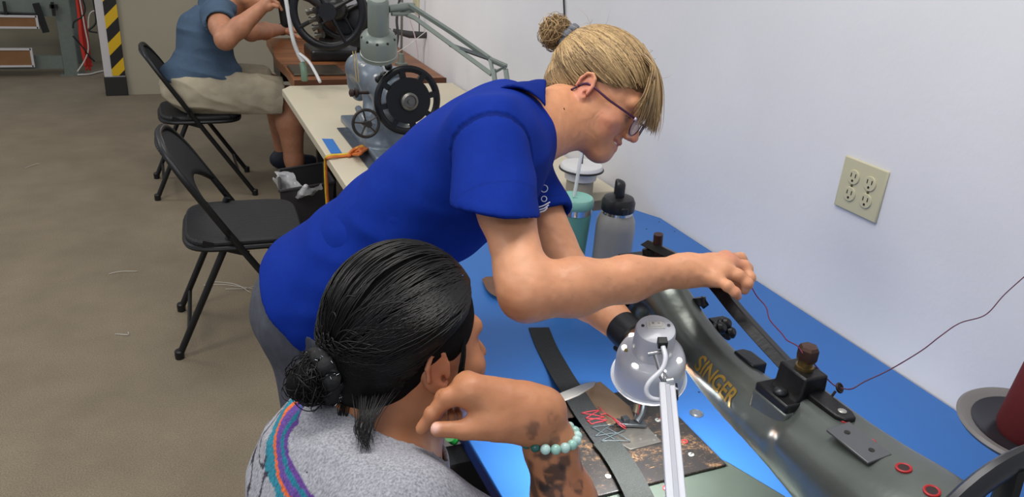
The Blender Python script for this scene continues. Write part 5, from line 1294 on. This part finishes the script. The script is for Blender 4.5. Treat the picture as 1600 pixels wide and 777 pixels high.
MB().tube(bez([hp(HW, -.009, .1000, .006), hp(HW, 0, .1040, .009), hp(HW, .009, .1000, .006)], 10), .0012, 8).build('bridge', m_frm, gl_, smooth=180)
# ---- watch band on her left wrist
wb_ = nrm(lwr-lel); bc_ = lwr+wb_*.008
wt_ = thing('wristwatch', 'black watch band on the left wrist of the standing woman behind the white lamp', 'watch', bc_)
MB().lathe([(.0245, -.020), (.0275, -.018), (.0280, .018), (.0255, .021)], bc_, wb_, 40, caps=False).build('watch_band', m_blkp, wt_)
MB().box(bc_+V(0, 0, -.031), (.030, .028, .008), frame_of(V(0, 0, 1), wb_)).build('watch_case', m_blkp, wt_, bevel=.003)

# ---------------------------------------------------------------- the seated woman
vS = nrm(ray(660, 540)); rS_ = nrm(RT-vS*np.dot(RT, vS)); uS_ = nrm(np.cross(rS_, vS)); uS_ = uS_ if np.dot(uS_, UP) > 0 else -uS_
fs = .84*rS_+.25*uS_+.48*vS; us = -.10*rS_+.92*uS_-.30*vS
HS = hframe(V(0, 0, 0), fs, us); HS = (P(693, 579, .93)-.073*HS[1][0], HS[1])
nS = P(600, 684, .96); cS = P(540, 800, .99); bS = cS+V(-.10, -.06, -.20); pS = cS+V(-.16, -.10, -.40)
hdS = nrm(V(1, .02, 0)); ltS = nrm(V(-hdS[1], hdS[0], 0))     # her left
MS = np.stack([ltS, hdS, V(0, 0, 1)])
rS = P(632, 812, .86); lS = rS+ltS*.31+V(.03, 0, -.07)
wS = P(848, 655, .90); eS = P(935, 940, .96); eS = V(eS[0], eS[1], .80)
bodS = head_ops(HS)
nk1S = hp(HS, 0, -.030, -.030)
bodS += [cone(nS+V(0, 0, -.03), nk1S, .054, .050, .03), cone(nS+hdS*.03+V(0, 0, -.03), hp(HS, 0, .02, -.06), .036, .028, .03)]
bodS += [ell(cS, V(.145, .098, .15), MS, .05), ell(bS, V(.135, .098, .13), MS, .05), ell(pS, V(.165, .12, .10), MS, .05), cone(nS+V(0, 0, -.07), rS, .04, .045, .05), cone(nS+V(0, 0, -.07), lS, .04, .045, .05)]
bodS += chain([rS, (rS+eS)/2, eS], [.048, .043, .036], .02)
bodS += chain([eS, eS+(wS-eS)*.30, eS+(wS-eS)*.62, eS+(wS-eS)*.88, wS], [.036, .0400, .0350, .0270, .0255], .02)
lE = lS+V(.02, .07, -.25); lH = lE+V(.20, -.10, -.07); bodS += chain([lS, lE, lH], [.048, .038, .026], .02)
for k in (-1, 1):
    hS = pS+ltS*k*.09; kS = hS+hdS*.40; bodS += chain([hS, kS, V(kS[0], kS[1], .08)], [.085, .058, .040], .02)
kn2 = [P(738, 612, .868), P(728, 603, .885), P(730, 600, .905), P(738, 602, .925)]
fg2 = [[P(700, 622, .872), P(676, 648, .878), P(659, 670, .884)], [P(694, 622, .900), P(684, 640, .895), P(690, 654, .888)],
       [P(700, 626, .922), P(694, 642, .912), P(704, 652, .902)], [P(712, 628, .940), P(708, 642, .928), P(716, 650, .918)]]
th2 = [P(826, 664, .885), P(778, 668, .865), P(726, 672, .862), P(684, 671, .858)]
bodS += hand_ops(wS+nrm(wS-eS)*.010, .02, kn2, fg2, th2, rs=.0092, palm_r=(.0235, .0125))
bodS += [cone(th2[0], P(765, 655, .868), .020, .016, .02), cone(P(815, 640, .885), kn2[0], .024, .015, .02)]
fxS = nrm(wS-eS)
spS = [(P(677, 667, .850), .0095, (224, 176, 160), 1.0), (hp(HS, .078, -.012, 0), .03, (164, 104, 80), .5), (hp(HS, .04, .06, -.02), .03, (166, 104, 78), .5)]
def colS(v, c):
    l = hloc(HS, v)
    for sx in (-1, 1):
        t_ = (l[:, 0]*sx-.012)/.032; m_ = (t_ > 0) & (t_ < 1) & (np.abs(l[:, 2]-(.027+.006*np.sin(np.clip(t_, 0, 1)*2.4))) < .003) & (l[:, 1] > .05)
        c[m_] = np.array(lin((40, 28, 22)))
        m_ = (np.hypot(l[:, 0]*sx-.031, l[:, 2]-.006) < .0135) & (np.abs(l[:, 2]-.0045) < .0014) & (l[:, 1] > .055); c[m_] = np.array(lin((20, 14, 12)))
    # tattoo on the forearm: soft dark shapes
    h_ = (v-wS)@(-fxS); rad = np.linalg.norm((v-wS)+h_[:, None]*fxS, axis=1)
    on = (h_ > .004) & (h_ < .22) & (rad < .06) & (v[:, 2] < wS[2]+.02)
    a = vnoise(v*34+5)+.55*vnoise(v*75+2)
    k_ = np.clip((a-.08)*4.5, 0, 1)*np.clip((h_-.004)/.02, 0, 1)*np.clip((.20-h_)/.03, 0, 1)*.80
    k_ = np.where(on, k_, 0); c = c*(1-k_[:, None])+np.array(lin((52, 44, 42)))*k_[:, None]
    red = np.where(on & (h_ > .035), np.clip(vnoise(v*26+11)*2.2, 0, 1)*.30, 0); c = c*(1-red[:, None])+np.array(lin((128, 70, 50)))*red[:, None]
    fo = chain([eS, eS+(wS-eS)*.30, eS+(wS-eS)*.62, eS+(wS-eS)*.88, wS], [.036, .0400, .0350, .0270, .0255], .02)
    wob = vnoise(v*70+3)*.009+vnoise(v*160)*.004
    for px, r_, a_ in (((862, 742), .017, .85), ((884, 724), .010, .75), ((842, 712), .009, .8), ((868, 770), .014, .8), ((902, 757), .010, .7), ((846, 755), .008, .7), ((866, 684), .007, .6), ((836, 672), .006, .55), ((862, 655), .008, .35)):
        cc_ = onarm(px[0], px[1], .6, 1.3, fo if px[1] > 690 else bodS); dd = np.linalg.norm(v-cc_, axis=1)+wob
        hole = np.clip((vnoise(v*150+9)-.15)*3, 0, .6); k2 = np.clip((r_-dd)/.0035, 0, 1)*a_*(1-hole); c = c*(1-k2[:, None])+np.array(lin((50, 42, 40)))*k2[:, None]
    return c
S = skin_mesh('', bodS, .0027, 's', spS, cfun=colS, post=lambda v, n: v+n*(vnoise(v*120)*.0004)[:, None])
tag(S, 'seated woman with black hair in a grey t-shirt, chin resting on her hand', 'person')
# t-shirt
def tee_mat():
    m = bpy.data.materials.new('heather_grey_jersey'); m.use_nodes = True; nt = m.node_tree; b = nt.nodes['Principled BSDF']; b.inputs['Roughness'].default_value = .9; b.inputs['Specular IOR Level'].default_value = .1
    a = nt.nodes.new('ShaderNodeAttribute'); a.attribute_name = 'col'
    tc = nt.nodes.new('ShaderNodeTexCoord'); mp = nt.nodes.new('ShaderNodeMapping'); mp.inputs['Rotation'].default_value = (0.2, -.55, .3); mp.inputs['Scale'].default_value = (260, 260, 34); nt.links.new(tc.outputs['Object'], mp.inputs[0])
    n = nt.nodes.new('ShaderNodeTexNoise'); n.inputs['Scale'].default_value = 1.6; n.inputs['Detail'].default_value = 6; nt.links.new(mp.outputs[0], n.inputs[0])
    mr = nt.nodes.new('ShaderNodeMapRange'); mr.inputs[1].default_value = .3; mr.inputs[2].default_value = .7; mr.inputs[3].default_value = .6; mr.inputs[4].default_value = 1.3; nt.links.new(n.outputs[0], mr.inputs[0])
    mx = nt.nodes.new('ShaderNodeVectorMath'); mx.operation = 'SCALE'; nt.links.new(a.outputs[0], mx.inputs[0]); nt.links.new(mr.outputs[0], mx.inputs['Scale']); nt.links.new(mx.outputs[0], b.inputs['Base Color'])
    bp = nt.nodes.new('ShaderNodeBump'); bp.inputs['Strength'].default_value = .1; bp.inputs['Distance'].default_value = .001; nt.links.new(n.outputs[0], bp.inputs['Height']); nt.links.new(bp.outputs[0], b.inputs['Normal']); return m
m_tee = tee_mat()
dS = nrm(eS-rS); dL = nrm(lE-lS); ndS = nrm(nk1S-nS+V(0, 0, .03))
to = [ell(cS, V(.162, .118, .16), MS, .06), ell(bS, V(.152, .116, .15), MS, .06), ell(pS, V(.175, .130, .12), MS, .06),
      cone(nS+V(0, 0, -.055), rS, .056, .062, .05), cone(nS+V(0, 0, -.055), lS, .056, .062, .05), cone(nS+V(0, 0, -.09), nS-ndS*.03, .070, .070, .03),
      cone(rS, rS+dS*.17, .066, .064, .03), cone(lS, lS+dL*.17, .066, .064, .03)]
to_all = to+[shell(.005), cylp(rS+dS*.15, rS+dS*.4, .12), cylp(lS+dL*.15, lS+dL*.4, .12), cone(nS-ndS*.03+hdS*.012, nS+ndS*.10+hdS*.03, .064, .085, .002, 's'), plane(pS+V(0, 0, -.08), V(0, 0, 1))]
v_, f_ = smesh(to_all, .0030); v_ = relax(v_, f_, 8); n_ = vnormals(v_, f_)
v_ = v_+n_*(-.009*np.abs(vnoise(v_@np.array([[9, 5, 2], [-3, 8, 4], [6, 3, 14]])+7))+.004+.0025*vnoise(v_*26))[:, None]
c_ = np.tile(np.array(lin((148, 148, 154))), (len(v_), 1))
# woven bands across the back, level with the shoulder blades
yb_ = (v_-nS)@ltS
def bco(px): q = onarm(px[0], px[1], .6, 1.4, to); return q, (q-nS)@ltS
qa, ya = bco((449, 668)); qb, yb2 = bco((480, 777)); slope = (qa[2]-qb[2])/(ya-yb2)
band = v_[:, 2]-qa[2]-slope*(yb_-ya)
back = (v_-cS)@hdS < .02
def edge(px): q, y = bco(px); return q[2]-qa[2]-slope*(y-ya)
ed = [edge(p) for p in ((459, 707), (452.5, 707.5), (446, 708), (436, 709), (431, 710), (423, 711))]
print('bands', ed)
for hi, lo, colr in zip(ed[:-1], ed[1:], ((92, 62, 128), (40, 108, 128), (96, 70, 136), (206, 100, 56), (48, 120, 138))):
    zig = .006*np.abs(((yb_*26) % 2)-1)*2 if colr[0] == 48 else 0
    m_ = back & (band+zig > lo) & (band <= hi); c_[m_] = np.array(lin(colr))
low = ed[-1]; lt_ = vnoise(np.stack([yb_*34, band*60, yb_*0], 1))
m_ = back & (band < low-.006) & (band > low-.06) & (np.abs(lt_) < .16); c_[m_] = np.array(lin((60, 58, 66)))
tee = mesh_obj('t_shirt', v_, f_, m_tee, S, 180, colors=c_)
# ribbed neckband
t_ = np.linspace(0, 2*math.pi, 60, endpoint=False)
Mn = frame_of(ndS, hdS); cc_ = nS+ndS*.012+hdS*.010
# back lettering
tv, tf = text_mesh('RK', 1.0, 0, 1.0)
# trousers and stool under her
pt = [ell(pS, V(.172, .128, .105), MS, .05)]
for k in (-1, 1):
    hS = pS+ltS*k*.09; kS = hS+hdS*.40; pt += chain([hS, kS, V(kS[0], kS[1], .10)], [.095, .070, .055], .02)
v_, f_ = smesh(pt, .007); mesh_obj('jeans', v_, f_, m_pant, S, 180, colors=np.tile(np.array(lin((52, 60, 82))), (len(v_), 1)))
for k in (-1, 1):
    kS = pS+ltS*k*.09+hdS*.40; g_ = V(kS[0], kS[1], 0)
    v_, f_ = smesh([cone(g_+V(0, 0, .045), g_+hdS*.16+V(0, 0, .03), .042, .03, .02), plane(V(0, 0, .004), V(0, 0, 1))], .008); mesh_obj('shoe', v_, f_, m_shoe, S, 180)
zs = pS[2]-.105
st = thing('work_stool', 'round black stool under the seated woman', 'stool', (pS[0], pS[1], 0))
MB().lathe([(.17, 0), (.18, .01), (.18, .04), (.16, .05)], (pS[0], pS[1], zs-.055), (0, 0, 1), 40).build('seat', m_blkp, st)
for k in range(4):
    a = k*math.pi/2+.4; MB().cyl((pS[0]+.11*math.cos(a), pS[1]+.11*math.sin(a), zs-.055), (pS[0]+.18*math.cos(a), pS[1]+.18*math.sin(a), 0), .012).build('leg', m_blk, st)
# ---- black hair
m_bh = hair_mat('black_hair', (6, 5, 6), (17, 15, 15), .42, .3)
m_bhu = mat('black_hair_mass', (10, 9, 9), .85, spec=.15, bump=.5, bscale=200)
hc2, hr2 = V(0, -.010, .050), V(.086, .102, .100)
hb = [ell(hp(HS, *hc2), hr2-.006, HS[1], .01), ell(hp(HS, 0, -.062, .006), V(.062, .052, .054), HS[1], .03), ell(hp(HS, .045, -.010, .042), V(.038, .055, .035), HS[1], .02),
      ell(hp(HS, 0, .118, -.030), V(.09, .080, .088), HS[1], .01, 's'), ell(hp(HS, 0, .035, -.090), V(.10, .055, .075), HS[1], .01, 's')]
for sx in (-1, 1): hb.append(ell(hp(HS, sx*.086, .004, -.010), V(.020, .026, .030), HS[1], .006, 's'))
v_, f_ = smesh(hb, .0035); hS_ = mesh_obj('hair', v_, f_, m_bhu, S, 180)
tie2 = V(.0, -.120, .008)
rt_ = 0
def hairline2(n):
    out_ = []
    while len(out_) < n:
        a = rs_.uniform(-math.pi, math.pi); back_ = rs_.rand()**1.5
        zz_ = np.interp(abs(a), [0, .6, 1.0, 1.35, 1.6, 2.1, 2.6, 3.15], [.50, .42, .12, .02, -.15, -.70, -.95, -1.0])
        d = V(math.sin(a)*.95, math.cos(a), zz_); d /= np.linalg.norm(d); td = tie2-hc2; td = td/np.linalg.norm(td)
        d = d*(1-back_*.8)+td*back_*.8; out_.append(d)
    return np.array(out_)
rt_ = hairline2(3800); sb_ = np.stack([np.zeros(len(rt_)), np.zeros(len(rt_)), np.clip(.35-.6*np.abs(rt_[:, 0]), 0, .4)], 1)
paths = off_ear(conform(comb(HS, hc2, hr2, rt_, tie2-hc2, 18, .005, tiepos=tie2, wob=.03, side_bias=sb_), hb[:3]), HS)
hair_obj(paths, .00085, m_bh, 'hair_strands', hS_)
bn = []
b2 = tie2+V(0, -.012, -.002); MB().ell(hp(HS, *b2), (.026, .030, .024), HS[1]).build('bun_core', m_bhu, hS_, smooth=180)
for i in range(650):
    M_ = frame_of(V(0, 1, 0)+rs_.randn(3)*.7); R_ = .012+.012*rs_.rand(); t_ = np.linspace(rs_.rand()*6, 6+rs_.rand()*4, 14); o_ = b2+rs_.randn(3)*.006
    bn.append(o_+np.outer(np.cos(t_)*R_, M_[0])+np.outer(np.sin(t_)*R_*.8, M_[1])+np.outer(np.sin(t_*1.5+i)*.006, M_[2]))
hair_obj(HS[0]+np.array(bn)@HS[1], .0008, m_bh, 'hair_bun', hS_)
lo_ = []
nape = [P(560, 655, .90), P(562, 672, .895), P(574, 700, .88)]
for i in range(70):                                             # tail of loose hair on the neck
    j = rs_.randn(3); a = P(590+j[0]*16, 612+j[1]*6, .900); b = P(578+j[0]*9, 645, .880); c = P(570+j[0]*6+4*rs_.randn(), 672, .868); d = P(572+rs_.randn()*6+j[0]*3, 688+rs_.rand()*22, .858)
    lo_.append(bez([a, b, c+rs_.randn(3)*.001, d], 14))
for i in range(14):
    a = P(548+rs_.randn()*8, 606, .93); b = P(536+rs_.randn()*4, 640, .915); c = P(541+rs_.randn()*5, 668, .905); d = P(549+rs_.randn()*4, 690+rs_.randn()*4, .90); lo_.append(bez([a, b, c, d], 14))
for i in range(40):                                              # sideburn strands by the ear
    j = rs_.randn(3)*.001; lo_.append(bez([hp(HS, .070, .035, .045)+j, hp(HS, .074, .030, .015)+j*1.5, hp(HS, .076, .022, -.015)+j*2, hp(HS, .076, .030+.004*rs_.randn(), -.045)+j*2], 14))
hair_obj(np.array(lo_), .0006, m_bh, 'loose_hairs', hS_)
sq = MB(); axs = nrm(V(0, -1, -.15)); M_ = frame_of(axs); pts = []
for t_ in np.linspace(0, 2*math.pi, 70, endpoint=False):
    R_ = .024+.002*math.sin(t_*11); pts.append(tie2+V(0, .002, 0)+axs*(.003*math.sin(t_*9))+M_[0]*math.cos(t_)*R_+M_[1]*math.sin(t_)*R_)
rp_ = HS[0]+np.array(pts)@HS[1]
ss = thing('scrunchie', 'black sparkly scrunchie around the low black bun', 'hair tie', rp_.mean(0))
MB().tube(rp_, [.011+.0025*math.sin(i*1.7) for i in range(70)], 10, closed=True).build('band', mat('black_velvet', (14, 14, 16), .8, bump=.6), ss, smooth=180)
gt = []
for i in range(260):
    k = rs_.randint(70); d = nrm(rs_.randn(3)); p0 = rp_[k]+d*.0125; e = nrm(rs_.randn(3))*.0016; gt.append(np.array([p0-e, p0, p0+e]))
v_, f_ = strand_mesh(np.array(gt), .0004, 3, False); o = mesh_obj('silver_threads', v_, f_, mat('silver_thread', (190, 195, 205), .2, .9), ss, 180); o['kind'] = 'stuff'
# ---- bead bracelet
br_ = thing('bead_bracelet', 'stretch bracelet of pale jade and dark green beads on the tattooed wrist', 'bracelet', wS)
m_jd = mat('jade_bead', (148, 192, 178), .2, noise=.15, nscale=60, coat=.4); m_jd2 = mat('pale_bead', (176, 208, 200), .2, noise=.12, nscale=60, coat=.4); m_tl = mat('dark_green_glass_bead', (28, 92, 84), .12, coat=.5)
wc_ = wS-fxS*.020; axw = nrm(fxS+RT*.30+UP*.05); M_ = frame_of(axw, RT); nb_ = 19
for k in range(nb_):
    a = 2*math.pi*k/nb_; d = M_[0]*math.cos(a)+M_[1]*math.sin(a)
    p = wc_+d*.0350; scr = np.dot(d, RT)
    MB().ell(p, .0056 if scr < -.25 else .0060, None, 16, 10).build('bead', m_tl if scr < -.25 else (m_jd if k % 2 else m_jd2), br_, smooth=180)

# ---------------------------------------------------------------- the seated man
cx = V(.12, 4.67, .575); chM = P(318, 62, 4.35); beM = P(330, 122, 4.38); nkM = P(362, 8, 4.30)
ltM = V(0, 1, 0)
MM = np.stack([ltM, V(1, 0, -.1), V(.1, 0, 1)]); MM[1] = nrm(MM[1]); MM[2] = nrm(MM[2])
rM = P(338, 22, 4.12); lM = rM+V(.02, .38, 0); eM = P(352, 62, 3.95); wM = P(414, 8, 3.98)
HM = hframe(P(386, -14, 4.25), V(.93, .1, -.55), V(.5, 0, .85))
leM = P(392, 50, 4.3); lwM = PZ(441, 46, ZT+.055)
bodM = head_ops(HM)+[cone(nkM, hp(HM, 0, -.03, -.04), .060, .056, .03)]
bodM += [ell(chM, V(.185, .125, .17), MM, .06), ell(beM, V(.18, .150, .16), MM, .06), ell(cx, V(.18, .14, .11), MM, .06), cone(nkM, rM, .05, .055, .05), cone(nkM, lM, .05, .055, .05)]
bodM += chain([rM, (rM+eM)/2, eM, eM+(wM-eM)*.35, wM], [.062, .056, .050, .050, .030], .02)+chain([lM, leM, leM+(lwM-leM)*.4, lwM], [.06, .048, .048, .030], .02)
kM = PZ(450, 155, .52); kML = kM+V(-.05, .34, .01); hM = cx+V(.02, -.10, 0); hML = cx+V(.02, .10, 0)
fM = V(kM[0]+.02, kM[1]-.02, .08); fML = V(kML[0]+.05, kML[1], .08)
bodM += chain([hM, kM], [.082, .066], .02)+chain([kM, kM+(fM-kM)*.3, kM+(fM-kM)*.8, fM], [.074, .078, .052, .045], .03)+chain([hML, kML, fML], [.080, .062, .04], .02)
hk = [PZ(462, 48, ZT+.05)+V(0, .02*k, 0) for k in range(4)]
bodM += hand_ops(lwM, .025, hk, [[q+V(.035, -.02, -.008), q+V(.065, -.045, -.022), q+V(.085, -.06, -.034)] for q in hk], [lwM+V(.02, -.02, -.01), PZ(466, 58, ZT+.04), PZ(480, 60, ZT+.03)], rs=.010, palm_r=(.026, .014))
hk = [P(424, -2, 3.97)+V(0, .018*k, .0) for k in range(4)]
bodM += hand_ops(wM, .025, hk, [[q+V(.03, -.02, -.02), q+V(.045, -.03, -.05)] for q in hk], [wM+V(.02, -.02, -.01), P(428, 8, 3.95), P(434, 10, 3.93)], rs=.010, palm_r=(.026, .014))
Mn_ = skin_mesh('', bodM, .0055, 'm', [(hp(HM, .078, -.01, 0), .04, (200, 110, 100), .7)])
tag(Mn_, 'seated man in grey blue t-shirt and khaki shorts working at the wooden table', 'person')
m_gtee = attr_mat('slate_blue_jersey', .9, .06, 40, .3, 400, spec=.1)
du_ = nrm(eM-rM); dl_ = nrm(leM-lM)
o_ = [ell(chM, V(.20, .14, .18), MM, .07), ell(beM, V(.195, .165, .17), MM, .07), ell(cx+V(-.0, 0, .05), V(.185, .145, .12), MM, .08), cone(nkM-V(0, 0, .02), rM, .065, .075, .05), cone(nkM-V(0, 0, .02), lM, .065, .075, .05),
      cone(rM, rM+du_*.16, .078, .080, .03), cone(lM, lM+dl_*.16, .078, .08, .03), shell(.014), cylp(rM+du_*.11, rM+du_*.5, .13), cylp(lM+dl_*.12, lM+dl_*.5, .13), cylp(nkM+V(.015, 0, .028), nkM+V(.10, 0, .3), .075), plane(cx+V(0, 0, .02), nrm(V(.35, 0, 1)))]
v_, f_ = smesh(o_, .006); v_ = relax(v_, f_, 6); n_ = vnormals(v_, f_)
v_ = v_+n_*(-.020*np.abs(vnoise(v_@np.array([[5, 1, 3], [0, 5, 2], [3, 2, 14]])+V(1, 2, .4)))+.008+.003*vnoise(v_*V(12, 12, 18)))[:, None]
mesh_obj('t_shirt', v_, f_, m_gtee, Mn_, 180, colors=np.tile(np.array(lin((74, 92, 112))), (len(v_), 1)))
m_kh = attr_mat('khaki_cotton', .9, .08, 20, .3, 300, spec=.1)
eK = hM+(kM-hM)*.93; eKL = hML+(kML-hML)*.93; dK = nrm(kM-hM); dKL = nrm(kML-hML)
o_ = [ell(cx+V(0, 0, -.0), V(.19, .150, .115), MM, .05), cone(hM, eK+dK*.06, .125, .122, .04), cone(hML, eKL+dKL*.06, .120, .112, .04), shell(.014), cylp(eK, eK+dK*.3, .14), cylp(eKL, eKL+dKL*.3, .14), plane(cx+V(0, 0, .14), V(0, 0, -1))]
v_, f_ = smesh(o_, .006); n_ = vnormals(v_, f_)
v_ = relax(v_, f_, 6)+n_*(-.018*np.abs(vnoise(v_@np.array([[8, 2, 3], [0, 9, 2], [7, 3, 16]])+2))+.006+.003*vnoise(v_*22))[:, None]
v_[:, 2] = np.maximum(v_[:, 2], .463)
mesh_obj('shorts', v_, f_, m_kh, Mn_, 180, colors=np.tile(np.array(lin((170, 160, 138))), (len(v_), 1)))
for g0 in (fM, fML):
    g_ = V(g0[0], g0[1], 0); v_, f_ = smesh([cone(g_+V(-.03, 0, .06), g_+V(.17, 0, .04), .052, .038, .02), cone(g_+V(0, 0, .09), g_+V(0, 0, .05), .052, .05, .02), plane(V(0, 0, .004), V(0, 0, 1))], .007)
    mesh_obj('shoe', v_, f_, mat('navy_shoe', (28, 34, 48), .6), Mn_, 180)
rs2 = np.random.RandomState(5); hm = [ell(hp(HM, 0, -.016, .042), V(.080, .104, .086), HM[1], .01), ell(hp(HM, 0, .10, -.03), V(.09, .075, .085), HM[1], .01, 's'), ell(hp(HM, 0, .03, -.09), V(.10, .06, .075), HM[1], .01, 's')]
v_, f_ = smesh(hm, .006); mesh_obj('hair', v_, f_, mat('short_brown_hair', (62, 46, 36), .7, noise=.3, nscale=150), Mn_, 180)
wv = nrm(lwM-leM); bcm = lwM-wv*.0
tag(MB().lathe([(.034, -.016), (.037, -.014), (.037, .014), (.034, .016)], bcm, wv, 32, caps=False).build('wristwatch', m_blkp), 'black watch on the wrist of the man at the wooden table', 'watch')
